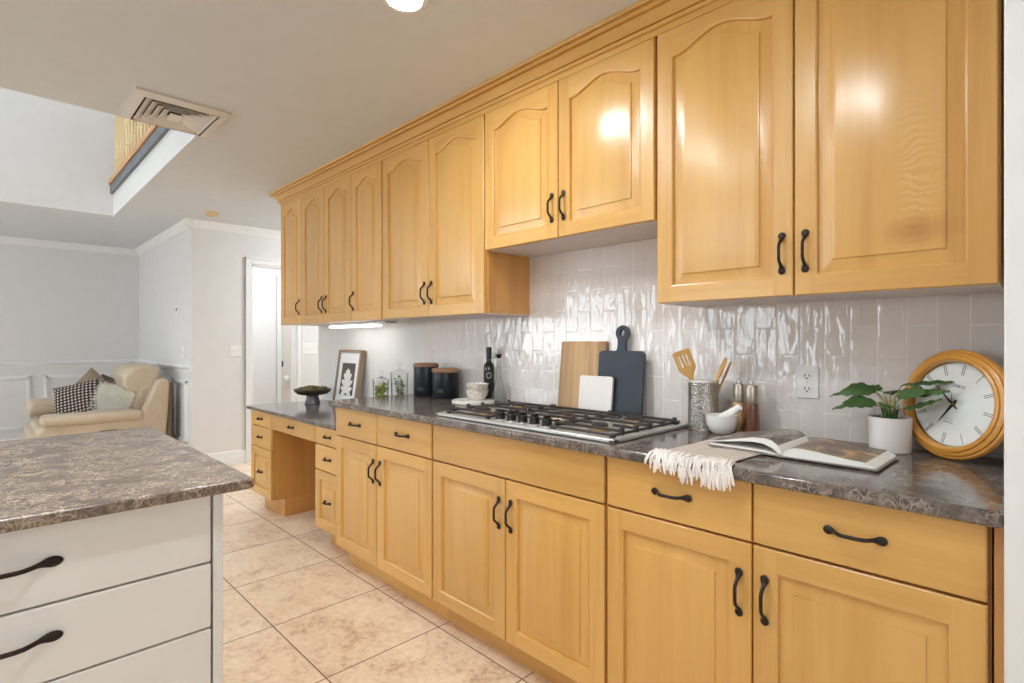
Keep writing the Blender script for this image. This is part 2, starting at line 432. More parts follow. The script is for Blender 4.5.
def thing(name, label, cat, loc=(0, 0, 0), group=None, rot=None):
    o = bpy.data.objects.new(name, None); COL.objects.link(o); o.location = loc
    o.empty_display_size = .1
    if rot: o.rotation_euler = rot
    o['label'] = label; o['category'] = cat
    if group: o['group'] = group
    return o
def tag(o, label, cat, group=None, kind=None):
    o['label'] = label; o['category'] = cat
    if group: o['group'] = group
    if kind: o['kind'] = kind
    return o
def struct(name, mb, mat, parent=None, **kw):
    o = obj(name, mb, mat, parent, **kw)
    if parent is None: o['kind'] = 'structure'
    return o
def dup(root, loc, label, rotz=None, group=None):
    r = root.copy(); COL.objects.link(r); r.location = loc; r['label'] = label
    if rotz is not None: r.rotation_euler = (0, 0, rotz)
    if group: r['group'] = group
    for ch in list(root.children):
        c = ch.copy(); COL.objects.link(c); c.parent = r
        for g in ch.children:
            d = g.copy(); COL.objects.link(d); d.parent = c
    return r

# ------------------------------------------------------------------ the room shell
CZ = 2.42                      # ceiling
YW = .612                      # kitchen back wall
XN = -5.88                     # hall wall
XF = -8.32                     # living room far wall
VX0, VX1, VY = -6.23, -3.46, -.516   # stair void
YB = -5.0                      # window wall behind
XR = 2.6
struct('floor', MB().box(-8.5, XR, YB - .1, 3.2, -.12, 0), 'floor')
cl = MB()
for x0, x1, y0, y1 in ((-8.5, VX0 - .012, YB - .1, .2), (VX0 - .012, VX1 + .012, VY + .012, .2), (VX1 + .012, XR, YB - .1, .2), (-8.5, XR, .2, 3.2), (VX0 - .012, VX1 + .012, YB - .1, -3.3)):
    cl.box(x0, x1, y0, y1, CZ, CZ + .10)
struct('ceiling', cl, 'ceil')
struct('wall_back', MB().box(-4.36, .6, YW + .008, YW + .12, 0, CZ), 'wall')
struct('wall_backsplash', MB().box(-2.835, -.072, YW, YW + .008, .80, 1.75), 'tile')
struct('wall_right', MB().box(-.0715, .10, -.05, YW + .008, 0, CZ), 'wall', bevel=.004)
# hall wall with its narrow doorway
HY0, HY1, HZ = .60, 1.075, 2.045
hw = MB(); hw.box(XN - .115, XN, .05, HY0, 0, CZ); hw.box(XN - .115, XN, HY1, 3.2, 0, CZ); hw.box(XN - .115, XN, HY0, HY1, HZ, CZ)
struct('wall_hall', hw, 'wall')
struct('wall_living_side', MB().box(XF, XN - .115, .05, .16, 0, CZ), 'wall')
struct('wall_living_far', MB().box(XF - .1, XF, YB, .16, 0, CZ), 'wall')
re = MB(); re.box(XR, XR + .1, YB - .1, -4.2, 0, CZ); re.box(XR, XR + .1, -1.9, 3.2, 0, CZ); re.box(XR, XR + .1, -4.2, -1.9, 2.1, CZ); re.box(XR, XR + .1, -4.2, -1.9, 0, 1.2)
struct('wall_far_right', re, 'wall')
struct('wall_dining', MB().box(.0, XR, 1.2, 1.3, 0, CZ), 'wall')
struct('wall_passage_end', MB().box(-7.4, -4.25, 3.0, 3.1, 0, CZ), 'wall')
struct('wall_passage_right', MB().box(-4.36, -4.25, YW + .12, 3.0, 0, CZ), 'wall')
# small lobby behind the doorway
lob = MB(); lob.box(-7.3, -7.2, .16, 1.42, 0, CZ); lob.box(-7.3, -7.2, 2.2, 3.0, 0, CZ); lob.box(-7.3, -7.2, 1.42, 2.2, 2.03, CZ)
struct('wall_lobby', lob, 'wall')
# door casing (hall doorway)
def casing(name, x, y0, y1, z, wd=.062, th=.018, side=1):
    c = MB()
    c.box(x, x + side * th, y0 - wd, y0, 0, z + wd); c.box(x, x + side * th, y1, y1 + wd, 0, z + wd); c.box(x, x + side * th, y0, y1, z, z + wd)
    c.box(x, x + side * th * 1.6, y0 - wd, y0 - wd + .014, 0, z + wd + .004); c.box(x, x + side * th * 1.6, y1 + wd - .014, y1 + wd, 0, z + wd + .004)
    c.box(x, x + side * th * 1.6, y0 - wd, y1 + wd, z + wd - .012, z + wd + .006)
    return struct(name, c, 'trim', bevel=.003)
casing('trim_1', XN, HY0, HY1, HZ)
jm = MB(); jm.box(XN - .12, XN + .002, HY0, HY0 + .016, 0, HZ); jm.box(XN - .12, XN + .002, HY1 - .016, HY1, 0, HZ); jm.box(XN - .12, XN + .002, HY0, HY1, HZ - .016, HZ)
struct('trim_2', jm, 'trim')
casing('trim_3', -7.2, 1.42, 2.2, 2.03)
d1 = struct('door_1', MB().box(-7.26, -7.22, 1.425, 2.195, .01, 2.025), 'door')
obj('door_knob', MB().lathe([(0, 0), (.012, .002), (.012, .03), (.03, .04), (.034, .055), (.026, .068), (0, .072)], (0, 0, 0), 20), 'ceramic', d1, local=True)
kb = d1.children[0]; kb.location = (-7.22, 1.475, .76); kb.rotation_euler = (0, PI / 2, 0)
obj('strike_plate', MB().box(-7.222, -7.213, 1.43, 1.452, .91, .985), 'bronze', d1)
# panel lines on that door
dp = MB()
for z0, z1 in ((.2, .85), (1.0, 1.85)):
    for a, b, c_, d_ in ((1.56, 2.06, z0, z0 + .02), (1.56, 2.06, z1 - .02, z1), (1.56, 1.58, z0, z1), (2.04, 2.06, z0, z1)):
        dp.box(-7.222, -7.214, a, b, c_, d_)
obj('door_panel', dp, 'door', d1)

# baseboards, crown, chair rail, wainscot frames
def prof_x(poly, x0, x1): return MB().prism(poly, 'x', x0, x1)
bb = [(0, 0), (.016, 0), (.016, .10), (.010, .118), (.010, .128), (0, .135)]
struct('baseboard_hall', MB().prism([(XN + a, b) for a, b in bb], 'y', .05, HY0 - .062), 'trim')
struct('baseboard_living_far', MB().prism([(XF + a, b) for a, b in bb], 'y', YB, .05), 'trim')
struct('baseboard_living_side', MB().prism([(.05 - a, b) for a, b in bb], 'x', XF, XN), 'trim')
struct('baseboard_lobby', MB().prism([(-7.2 + a, b) for a, b in bb], 'y', .16, 1.358), 'trim')
cr = [(0, 0), (.012, .0), (.014, .014), (.03, .03), (.05, .055), (.058, .062), (.06, .075), (0, .075)]
z0 = CZ - .0748
struct('trim_4', MB().prism([(XN + a, z0 + b) for a, b in cr], 'y', -.01, 2.99), 'trim')
struct('trim_5', MB().prism([(XF + a, z0 + b) for a, b in cr], 'y', YB, .05), 'trim')
struct('trim_6', MB().prism([(.05 - a, z0 + b) for a, b in cr], 'x', XF, XN + .06), 'trim')
rl = [(0, 0), (.012, .002), (.014, .02), (.026, .03), (.03, .045), (.018, .055), (.014, .066), (0, .07)]
struct('trim_7', MB().prism([(XF + a, .945 + b) for a, b in rl], 'y', YB, .05), 'trim')
struct('trim_8', MB().prism([(.05 - a, .945 + b) for a, b in rl], 'x', XF, XN), 'trim')
def frame_on_far(y0, y1, z0_, z1_):
    m_ = MB()
    for a, t in ((0, .012), (.012, .020), (.026, .010)):
        m_.box(XF, XF + t, y0 + a, y1 - a, z0_ + a, z0_ + a + .013); m_.box(XF, XF + t, y0 + a, y1 - a, z1_ - a - .013, z1_ - a)
        m_.box(XF, XF + t, y0 + a, y0 + a + .013, z0_ + a, z1_ - a); m_.box(XF, XF + t, y1 - a - .013, y1 - a, z0_ + a, z1_ - a)
    return m_
def frame_on_side(x0, x1, z0_, z1_):
    m_ = MB(); Y = .05
    for a, t in ((0, .012), (.012, .020), (.026, .010)):
        m_.box(x0 + a, x1 - a, Y - t, Y, z0_ + a, z0_ + a + .013); m_.box(x0 + a, x1 - a, Y - t, Y, z1_ - a - .013, z1_ - a)
        m_.box(x0 + a, x0 + a + .013, Y - t, Y, z0_ + a, z1_ - a); m_.box(x1 - a - .013, x1 - a, Y - t, Y, z0_ + a, z1_ - a)
    return m_
for i, (a, b) in enumerate(((-2.2, -1.70), (-1.58, -.99), (-.875, -.07))):
    struct('trim_%d' % (9 + i), frame_on_far(a, b, .235, .85), 'trim')
for i, (a, b) in enumerate(((-8.0, -7.35), (-7.2, -6.65), (-6.5, -6.03))):
    struct('trim_%d' % (12 + i), frame_on_side(a, b, .235, .85), 'trim')

# stair void: white shaft walls, upper floor edge, balustrade above
struct('wall_void_far', MB().box(VX0 - .1, VX0, -3.4, .5, CZ + .101, 5.2).box(VX0 - .0118, VX0, -3.3, VY + .0118, CZ, CZ + .101), 'wall')
struct('wall_void_near', MB().box(VX1, VX1 + .1, -3.4, .9, CZ + .101, 5.2).box(VX1, VX1 + .0118, -3.3, VY + .0118, CZ, CZ + .101), 'wall')
vr = MB(); vr.box(VX0, VX1, VY, VY + .0118, CZ, CZ + .101); vr.box(VX0, VX1, VY, VY + .0899, CZ + .101, 2.64); struct('wall_void_side', vr, 'wall')
struct('wall_void_left', MB().box(VX0 - .1, VX1 + .1, -3.4, -3.3, CZ, 5.2), 'wall')
struct('wall_upper_hall', MB().box(VX0 - .1, VX1 + .1, .5, .6, CZ + .1, 5.2), 'wall')
struct('floor_upper', MB().box(VX0, VX1, VY + .09, .5, CZ + .10, 2.72), 'carpet')
struct('trim_15', MB().box(VX0, VX1, VY - .022, VY + .02, 2.624, 2.705), 'carpet', bevel=.006)
uc = MB(); uc.box(VX0 - .1, VX1 + .1, -3.4, -2.7, 5.2, 5.3); uc.box(VX0 - .1, -5.9, -2.7, -2.4, 5.2, 5.3); uc.box(-3.8, VX1 + .1, -2.7, -2.4, 5.2, 5.3); uc.box(VX0 - .1, VX1 + .1, -1.3, .9, 5.2, 5.3); uc.box(VX0 - .1, -5.9, -1.5, -1.3, 5.2, 5.3); uc.box(-3.8, VX1 + .1, -1.5, -1.3, 5.2, 5.3); uc.box(VX0 - .1, -5.9, -2.4, -1.5, 5.2, 5.3); uc.box(-3.8, VX1 + .1, -2.4, -1.5, 5.2, 5.3)
struct('ceiling_upper_added', uc, 'ceil')  # added out of view; its opening is sized to temper the void's light
bl = thing('balustrade', 'wooden stair balustrade with turned spindles on the upper landing above the ceiling opening', 'balustrade', (-4.8, VY, 2.705))
obj('base_rail', MB().box(VX0, VX1, VY - .035, VY + .05, 2.705, 2.745), 'rail_wood', bl, bevel=.005)
obj('handrail', MB().box(VX0, VX1, VY - .03, VY + .04, 3.60, 3.66), 'rail_wood', bl, bevel=.015)
spp = [(.016, 0), (.016, .16), (.020, .17), (.012, .185), (.019, .20), (.013, .22), (.015, .30), (.019, .40), (.012, .46), (.019, .475), (.012, .49), (.016, .52), (.012, .70), (.016, .72), (.016, .86)]
nsp = 22
sp0 = obj('spindle', MB().lathe(spp, (0, 0, 0), 10), 'stair_wood', bl, local=True)
for i in range(nsp):
    o = sp0 if i == 0 else sp0.copy()
    if i: COL.objects.link(o)
    o.location = (VX0 + .06 + i * (VX1 - VX0 - .12) / (nsp - 1) + 4.8, .02, .04)

# window wall far behind the camera (gives the daylight and the reflections in the tiles)
WN = [(-8.0, -4.9), (-3.6, -2.45)]
WZ0, WZ1 = .85, 2.12
ww = MB(); prev = -8.5
for a, b in WN:
    ww.box(prev, a, YB - .1, YB, 0, CZ); ww.box(a, b, YB - .1, YB, 0, WZ0); ww.box(a, b, YB - .1, YB, WZ1, CZ); prev = b
ww.box(prev, XR, YB - .1, YB, 0, CZ)
struct('wall_window_side', ww, 'wall')
for i, (a, b) in enumerate(WN):
    f = MB()
    for x0, x1, zz0, zz1 in ((a, b, WZ0, WZ0 + .05), (a, b, WZ1 - .05, WZ1), (a, a + .05, WZ0, WZ1), (b - .05, b, WZ0, WZ1), ((a + b) / 2 - .03, (a + b) / 2 + .03, WZ0, WZ1), (a, b, 1.5, 1.52)):
        f.box(x0, x1, YB - .08, YB - .02, zz0, zz1)
    struct('window_%d' % (i + 1), f, 'trim')

# ------------------------------------------------------------------ cabinet pieces
def pull_mb(L=.125, out=.028, axis='z'):
    """bow pull with two spoon-shaped feet; lies in local frame: along axis, standing out to -y"""
    pts = []; fl = []
    ss = [-1, -.992, -.975, -.95, -.91, -.86, -.80, -.74, -.68, -.60, -.50, -.38, -.25, -.12]
    ss = ss + [0] + [-x for x in reversed(ss)]
    for s_ in ss:
        a = abs(s_)
        t = min(1, max(0, (a - .28) / .50)); o = .0036 + (out - .0036) * (.5 + .5 * math.cos(PI * t))
        pts.append((0, -o, s_ * L / 2) if axis == 'z' else (s_ * L / 2, -o, 0))
        if a <= .55: ru, rv = .0046, .0046
        elif a <= .83: t = (a - .55) / .28; ru, rv = .0046 + .0060 * t * t * (3 - 2 * t), .0046 - .0006 * t
        else:
            t = (a - .83) / .17; q_ = math.sqrt(max(.004, 1 - t * t)); ru, rv = .0106 * q_, .004 * max(.3, q_)
        fl.append((ru, rv))
    return MB().tube(pts, 0, 10, flat=fl, up=(0, 1, 0))
pull_mesh = {}
def add_pull(parent, x, z, y, axis, L=.125, name='handle', rotz=0):
    key = (axis, L)
    if key not in pull_mesh:
        o = obj(name, pull_mb(L, .028 if L > .1 else .024, axis), 'bronze', parent, local=True, smooth=60)
        pull_mesh[key] = o.data
    else:
        o = bpy.data.objects.new(name, pull_mesh[key]); COL.objects.link(o); o.parent = parent
    o.location = Vector((x, y, z)) - root_loc(parent)
    o.rotation_euler = (0, 0, rotz)
    return o

def door_mb(x0, x1, z0, z1, yf, t=.02, fw=.055, arch=0.0, dep=.012, raise_w=.030):
    """frame-and-raised-panel front, face at y=yf (towards -y); material 0 = stiles/panel, 1 = rails"""
    N = 20 if arch else 2
    w_ = x1 - x0
    def shape(s_):
        # cathedral curve: flat shoulders, ogee up to a rounded crown
        if not arch: return 0
        a = abs(2 * s_ - 1)
        if a > .92: return 0
        u = a / .92
        return arch * (0.5 + .5 * math.cos(PI * u)) ** .8
    mb = MB()
    ax0, ax1, az0 = x0 + fw, x1 - fw, z0 + fw
    azs = z1 - fw - arch + (.008 if arch else 0)
    def ring(off, y):
        b = [(ax0 + off + (ax1 - ax0 - 2 * off) * i / N, y, az0 + off) for i in range(N + 1)]
        tp = []
        for i in range(N + 1):
            s_ = i / N
            tp.append((ax0 + off + (ax1 - ax0 - 2 * off) * s_, y, azs + shape(s_) - off))
        return b, tp
    R = []
    specs = [(0, yf), (.004, yf + .002), (.006, yf + dep), (.010, yf + dep), (.010 + raise_w, yf + .0042), (.0112 + raise_w, yf + .0008), (.0125 + raise_w, yf + .0004)]
    vs = []; idx = []
    for off, y in specs:
        b, tp = ring(off, y); ib = list(range(len(vs), len(vs) + N + 1)); vs += b
        it = list(range(len(vs), len(vs) + N + 1)); vs += tp; idx.append((ib, it))
    fs0 = []
    for k in range(len(specs) - 1):
        (b0, t0), (b1, t1) = idx[k], idx[k + 1]
        for i in range(N):
            fs0.append((b0[i], b0[i + 1], b1[i + 1], b1[i])); fs0.append((t0[i + 1], t0[i], t1[i], t1[i + 1]))
        fs0.append((t0[0], b0[0], b1[0], t1[0])); fs0.append((b0[N], t0[N], t1[N], b1[N]))
    bL, tL = idx[-1]
    for i in range(N): fs0.append((bL[i], bL[i + 1], tL[i + 1], tL[i]))
    mb.add(vs, fs0, 0)
    e = .003
    # stiles
    bo, to = ring(0, yf)
    X0, X1, Z0, Z1 = x0 + e, x1 - e, z0 + e, z1 - e
    mb.add([(X0, yf, Z0), (ax0, yf, Z0), (ax0, yf, az0), (ax0, yf, azs), (ax0, yf, Z1), (X0, yf, Z1)], [(0, 1, 2, 3, 4, 5)], 0)
    mb.add([(ax1, yf, Z0), (X1, yf, Z0), (X1, yf, Z1), (ax1, yf, Z1), (ax1, yf, azs), (ax1, yf, az0)], [(0, 1, 2, 3, 4, 5)], 0)
    # rails
    for i in range(N):
        mb.add([bo[i], bo[i + 1], (bo[i + 1][0], yf, Z0), (bo[i][0], yf, Z0)], [(3, 2, 1, 0)], 1)
        mb.add([to[i], to[i + 1], (to[i + 1][0], yf, Z1), (to[i][0], yf, Z1)], [(0, 1, 2, 3)], 1)
    # eased edge, sides and back
    o1 = [(X0, yf, Z0), (X1, yf, Z0), (X1, yf, Z1), (X0, yf, Z1)]
    o2 = [(x0, yf + e, z0), (x1, yf + e, z0), (x1, yf + e, z1), (x0, yf + e, z1)]
    o3 = [(x0, yf + t, z0), (x1, yf + t, z0), (x1, yf + t, z1), (x0, yf + t, z1)]
    q = [(i, (i + 1) % 4, 4 + (i + 1) % 4, 4 + i) for i in range(4)]
    mb.add(o1 + o2, q, 0); mb.add(o2 + o3, q + [(4, 5, 6, 7)], 0)
    return mb
def add_door(parent, x0, x1, z0, z1, yf, arch=0, hx=None, hz=None, hname='handle', fw=.055, **kw):
    d = obj('door', door_mb(x0, x1, z0, z1, yf, arch=arch, fw=fw, **kw), ['maple_v', 'maple_h'], parent, smooth=30)
    if hx is not None: add_pull(d, hx, hz, yf, 'z')
    return d
def add_drawer(parent, x0, x1, z0, z1, yf, pull=True, L=.125, panel=False, mat='maple_h', hz=None):
    if panel: d = obj('drawer', door_mb(x0, x1, z0, z1, yf, fw=.052), ['maple_v', 'maple_h'], parent, smooth=30)
    else: d = obj('drawer', MB().box(x0, x1, yf, yf + .02, z0, z1), mat, parent, bevel=.004)
    if pull: add_pull(d, (x0 + x1) / 2, hz if hz else (z0 + z1) / 2, yf, 'x', L)
    return d

# ---- base cabinets (door face at y = 0)
G = .0022
def base_cabinet(label, x0, x1, split, kind, loc_side):
    c = thing('base_cabinet', label, 'cabinet', ((x0 + x1) / 2, .3, 0), 'maple base cabinets under the long worktop')
    obj('carcass', MB().box(x0 + .001, x1 - .001, .022, .60, .1155, .8815), 'maple_edge', c)
    obj('toe_kick', MB().box(x0, x1, .082, .10, 0, .1152), 'maple_h', c)
    ed = .006
    if kind == 'drawers':
        add_drawer(c, x0 + ed, split - G, .726, .879, 0); add_drawer(c, split + G, x1 - ed, .726, .879, 0)
    else:
        obj('false_front', MB().box(x0 + ed, x1 - ed, 0, .02, .726, .879), 'maple_h', c, bevel=.004)
    add_door(c, x0 + ed, split - G, .1165, .720, 0, hx=split - .032, hz=.591)
    add_door(c, split + G, x1 - ed, .1165, .720, 0, hx=split + .032, hz=.591)
    return c
b1 = base_cabinet('maple base cabinet at the far left end of the worktop below the two black canisters', -2.805, -1.908, -2.366, 'drawers', 0)
b2 = base_cabinet('maple base cabinet with one wide plain front panel directly under the gas cooktop', -1.908, -.9965, -1.450, 'false', 0)
b3 = base_cabinet('maple base cabinet with fringed towel hanging over its left drawer, nearest the right wall', -.9965, -.0915, -.546, 'drawers', 0)
obj('filler_strip', MB().box(-.0885, -.073, .004, .024, 0, .8815), 'maple_edge', b3, bevel=.002)

# ---- upper cabinets (door face at y = .305)
YU = .305; ZT = 2.316
def upper_cabinet(label, x0, x1, z0, edges, handles, arch=.07):
    c = thing('wall_cabinet', label, 'cabinet', ((x0 + x1) / 2, .46, z0), 'maple wall cabinets under the crown moulding')
    obj('carcass', MB().box(x0 + .001, x1 - .001, YU + .022, YW - .002, z0 + .004, ZT), 'maple_side', c)
    obj('bottom_panel', MB().box(x0 + .003, x1 - .003, YU + .024, YW - .003, z0, z0 + .0045), 'under', c)
    for i in range(len(edges) - 1):
        a, b = edges[i], edges[i + 1]; h = handles[i]
        hx = a + .032 if h < 0 else b - .032
        add_door(c, a + G, b - G, z0 + .0005, ZT, YU, arch=arch, hx=hx, hz=z0 + .127, fw=.055)
    return c
upper_cabinet('narrow four-door maple wall cabinet at the far end above the desk', -4.358, -2.832, 1.37, [-4.354, -3.965, -3.590, -3.205, -2.836], [1, 1, -1, -1], .040)
upper_cabinet('two-door maple wall cabinet above the black canisters, its right side panel exposed', -2.828, -1.905, 1.37, [-2.824, -2.362, -1.914], [1, -1], .040)
upper_cabinet('short two-door maple wall cabinet above the gas cooktop', -1.903, -1.0015, 1.667, [-1.9095, -1.453, -1.004], [1, -1], .042)
uD = upper_cabinet('large two-door maple wall cabinet above the clock and potted plant', -.999, -.096, 1.37, [-.9965, -.546, -.098], [1, -1], .046)

[o for o in uD.children if o.name.startswith('door')][1].data.materials[0] = M['maple_fig']
# crown moulding, one long run with a return at its left end
cp = [(0, 0), (.010, 0), (.010, .022), (.019, .023), (.024, .028), (.024, .034), (.019, .0365), (.013, .0370), (.013, .0405), (.022, .042), (.030, .050), (.042, .064), (.050, .0690), (.050, .0715), (.045, .0720), (.045, .0750), (.060, .0755), (.067, .080), (.067, .085), (.063, .0855), (.063, .0885), (.078, .089), (.080, .095), (.080, .1025), (0, .1025)]
YC, ZC, XL = .318, 2.3172, -4.356
cm = MB(); n = len(cp)
ra = [(XL - o, YC - o, ZC + z) for o, z in cp]; rb = [(-.0735, YC - o, ZC + z) for o, z in cp]; rc = [(XL - o, YW + .006, ZC + z) for o, z in cp]
q = [(i, (i + 1) % n, n + (i + 1) % n, n + i) for i in range(n)]
cm.add(ra + rb, q + [tuple(range(2 * n - 1, n - 1, -1))]); cm.add(rc + ra, q + [tuple(range(n))])
tag(obj('crown_moulding', cm, 'maple_h', smooth=25), 'long maple crown moulding along the top of the wall cabinets, against the ceiling', 'moulding')

# ---- worktops
def slab(x0, x1, y0, y1, z0, z1): return MB().box(x0, x1, y0, y1, z0, z1)
tag(obj('worktop', slab(-2.832, -.0725, -.032, YW - .001, .882, .914), 'stone', bevel=.009, seg=3), 'long dark veined stone worktop along the back wall holding the cooktop', 'worktop')
tag(obj('worktop', slab(-4.256, -2.8325, .012, YW + .006, .738, .763), 'stone', bevel=.006, seg=3), 'lower dark stone desk top at the left end of the cabinet run', 'worktop')

# ---- desk under it
YD = .04
def pedestal(label, x0, x1, L):
    c = thing('desk_pedestal', label, 'cabinet', ((x0 + x1) / 2, .33, 0), 'desk drawer pedestals')
    obj('carcass', MB().box(x0, x1, YD + .022, .60, .128, .7375), 'maple_side', c)
    obj('toe_kick', MB().box(x0 + .02, x1 - .002, .135, .56, 0, .127), 'maple_side', c)
    add_drawer(c, x0 + .004, x1 - .004, .630, .734, YD, L=L); add_drawer(c, x0 + .004, x1 - .004, .478, .625, YD, L=L)
    add_drawer(c, x0 + .004, x1 - .004, .130, .473, YD, L=L, panel=True)
    return c
pedestal('maple three-drawer desk pedestal at the far left end beside the doorway', -4.240, -3.842, .085)
pedestal('maple three-drawer desk pedestal tucked against the taller base cabinets', -3.150, -2.8065, .085)
pd = thing('desk_drawer_unit', 'shallow maple drawer across the open knee space of the desk', 'drawer', (-3.5, .33, .63))
obj('apron', MB().box(-3.8405, -3.1515, YD + .022, .58, .64, .7375), 'maple_side', pd)
add_drawer(pd, -3.838, -3.154, .630, .734, YD, L=.085)

# ---- island
isl = thing('island', 'white island cabinet with three slab drawers, in the left foreground', 'cabinet', (-1.87, -1.75, 0))
IX, IY = -1.372, -1.0
obj('carcass', MB().box(-2.36, IX - .022, -2.56, IY - .0095, .10, .8875), 'dark', isl)
obj('end_panel', MB().box(-2.365, IX, IY - .009, IY + .012, 0.0, .8875), 'white', isl, bevel=.002)
obj('back_panel', MB().box(-2.385, -2.366, -2.56, IY - .033, 0.0, .8875), 'white', isl, bevel=.002)
obj('toe_kick', MB().box(IX - .10, IX - .08, -2.56, IY - .033, 0, .10), 'white', isl)
for zb, zt in ((.7275, .885), (.577, .7235), (.34, .573), (.104, .336)):
    for ya, yb in ((-1.69, -1.0135), (-2.54, -1.6945)):
        d = obj('drawer', MB().box(IX - .02, IX, ya, yb, zb, zt), 'white', isl, bevel=.0035)
        hz = .808 if zb > .7 else (.663 if zb > .5 else (zb + zt) / 2)
        add_pull(d, IX, hz, (ya + yb) / 2, 'x', .190, rotz=PI / 2)
        d.children[0].location = Vector((IX, (ya + yb) / 2 - .020, hz)) - root_loc(isl)
tag(obj('worktop', slab(-2.41, -1.331, -2.62, -.931, .888, .914), 'stone_island', bevel=.007, seg=3), 'brown veined stone top of the white island in the left foreground', 'worktop')

# ------------------------------------------------------------------ ceiling fittings
def recessed(x, y, label):
    c = thing('ceiling_light', label, 'light', (x, y, CZ), 'recessed ceiling lights')
    obj('trim_ring', MB().lathe([(.058, -.001), (.060, -.006), (.076, -.004), (.079, 0)], (x, y, CZ), 40), 'trim', c)
    obj('lens', MB().lathe([(.0, -.0065), (.058, -.0065), (.058, -.002), (0, -.002)], (x, y, CZ), 40), 'lamp', c)
    return c
L0 = recessed(-1.585, -.350, 'glowing round recessed ceiling light at the top edge above the cooktop')
for x, y, s_ in ((-1.62, -1.22, 'recessed ceiling light over the island, reflected in the cabinet doors'),
                 (-.70, -.92, 'recessed ceiling light nearest the camera, reflected in the right cabinet door'),
                 (-1.65, -2.1, 'recessed ceiling light beyond the far side of the island'),
                 (1.1, -3.0, 'added fill light in the ceiling behind the camera on the right')):  # last lamp is added to lift the tiles under the right cabinets
    dup(L0, (x, y, CZ), s_)
def dome(x, y, label):  # lamps added out of view to brighten the lobby and passage walls
    c = thing('added_lamp', label, 'light', (x, y, CZ), 'added dome lamps out of view')
    obj('base', MB().lathe([(0, -.018), (.15, -.018), (.152, 0), (0, 0)], (x, y, CZ), 36), 'trim', c)
    obj('shade', MB().lathe([(0, -.085), (.05, -.08), (.1, -.062), (.132, -.035), (.138, -.0185), (0, -.0185)], (x, y, CZ), 36), 'dome', c)
dome(-6.30, .95, 'added unseen dome lamp brightening the small lobby behind the doorway')
dome(-5.05, 1.55, 'added unseen dome lamp brightening the passage beside the desk')

vt = thing('ceiling_vent', 'square white ceiling air vent with stepped louvres beside the ceiling opening', 'vent', (-3.21, -.68, CZ))
vx0, vx1, vy0, vy1 = -3.435, -2.99, -.885, -.475
def ringframe(o, w_, za, zb, tilt):
    # square louvre ring: outer edge at za, inner edge at zb
    x0, x1, y0, y1 = vx0 + o, vx1 - o, vy0 + o, vy1 - o
    A = [(x0, y0), (x1, y0), (x1, y1), (x0, y1)]; B = [(x0 + w_, y0 + w_), (x1 - w_, y0 + w_), (x1 - w_, y1 - w_), (x0 + w_, y1 - w_)]
    vs = [(p[0], p[1], za) for p in A] + [(p[0], p[1], zb) for p in B] + [(p[0], p[1], za + .003) for p in A] + [(p[0], p[1], zb + .003) for p in B]
    fs = [(i, (i + 1) % 4, 4 + (i + 1) % 4, 4 + i) for i in range(4)] + [(8 + i, 8 + (i + 1) % 4, 12 + (i + 1) % 4, 12 + i) for i in range(4)]
    fs += [(i, (i + 1) % 4, 8 + (i + 1) % 4, 8 + i) for i in range(4)] + [(4 + i, 4 + (i + 1) % 4, 12 + (i + 1) % 4, 12 + i) for i in range(4)]
    return MB().add(vs, fs)
obj('backing', MB().box(vx0 + .04, vx1 - .04, vy0 + .04, vy1 - .04, CZ - .0015, CZ - .0005), 'vent_dark', vt)  # dark sheet stands in for the shade inside the duct
obj('frame', ringframe(0, .042, CZ - .012, CZ - .026, 0).add([(vx0, vy0, CZ - .012), (vx1, vy0, CZ - .012), (vx1, vy1, CZ - .012), (vx0, vy1, CZ - .012), (vx0, vy0, CZ), (vx1, vy0, CZ), (vx1, vy1, CZ), (vx0, vy1, CZ)], [(i, (i + 1) % 4, 4 + (i + 1) % 4, 4 + i) for i in range(4)]), 'vent', vt)
for k_, o_ in enumerate((.058, .088, .118, .148)):
    obj('louvre', ringframe(o_ - .006, .034, CZ - .025, CZ - .004, 0), 'vent', vt)
obj('center_plate', MB().box(vx0 + .176, vx1 - .176, vy0 + .176, vy1 - .176, CZ - .026, CZ - .022), 'vent', vt)

sd = thing('smoke_detector', 'round beige smoke detector on the ceiling near the hall wall corner', 'smoke detector', (-5.42, .10, CZ))
obj('housing', MB().lathe([(.0, -.036), (.045, -.036), (.056, -.03), (.062, -.012), (.062, 0), (0, 0)], (-5.42, .10, CZ), 32), 'detector', sd)
obj('grille', MB().lathe([(.0, -.040), (.02, -.040), (.022, -.0365), (0, -.0365)], (-5.42, .10, CZ), 20), 'detector', sd)

UX = .055
ul = thing('under_cabinet_light', 'slim lit under-cabinet strip light beneath the four-door wall cabinet', 'light', (-3.4, .45, 1.37))
obj('housing', MB().box(-3.80 + UX, -3.02 + UX, .41, .50, 1.352, 1.3698), 'steel', ul, bevel=.003)
obj('diffuser', MB().box(-3.795 + UX, -3.20 + UX, .414, .496, 1.338, 1.352), 'tube', ul, bevel=.003)

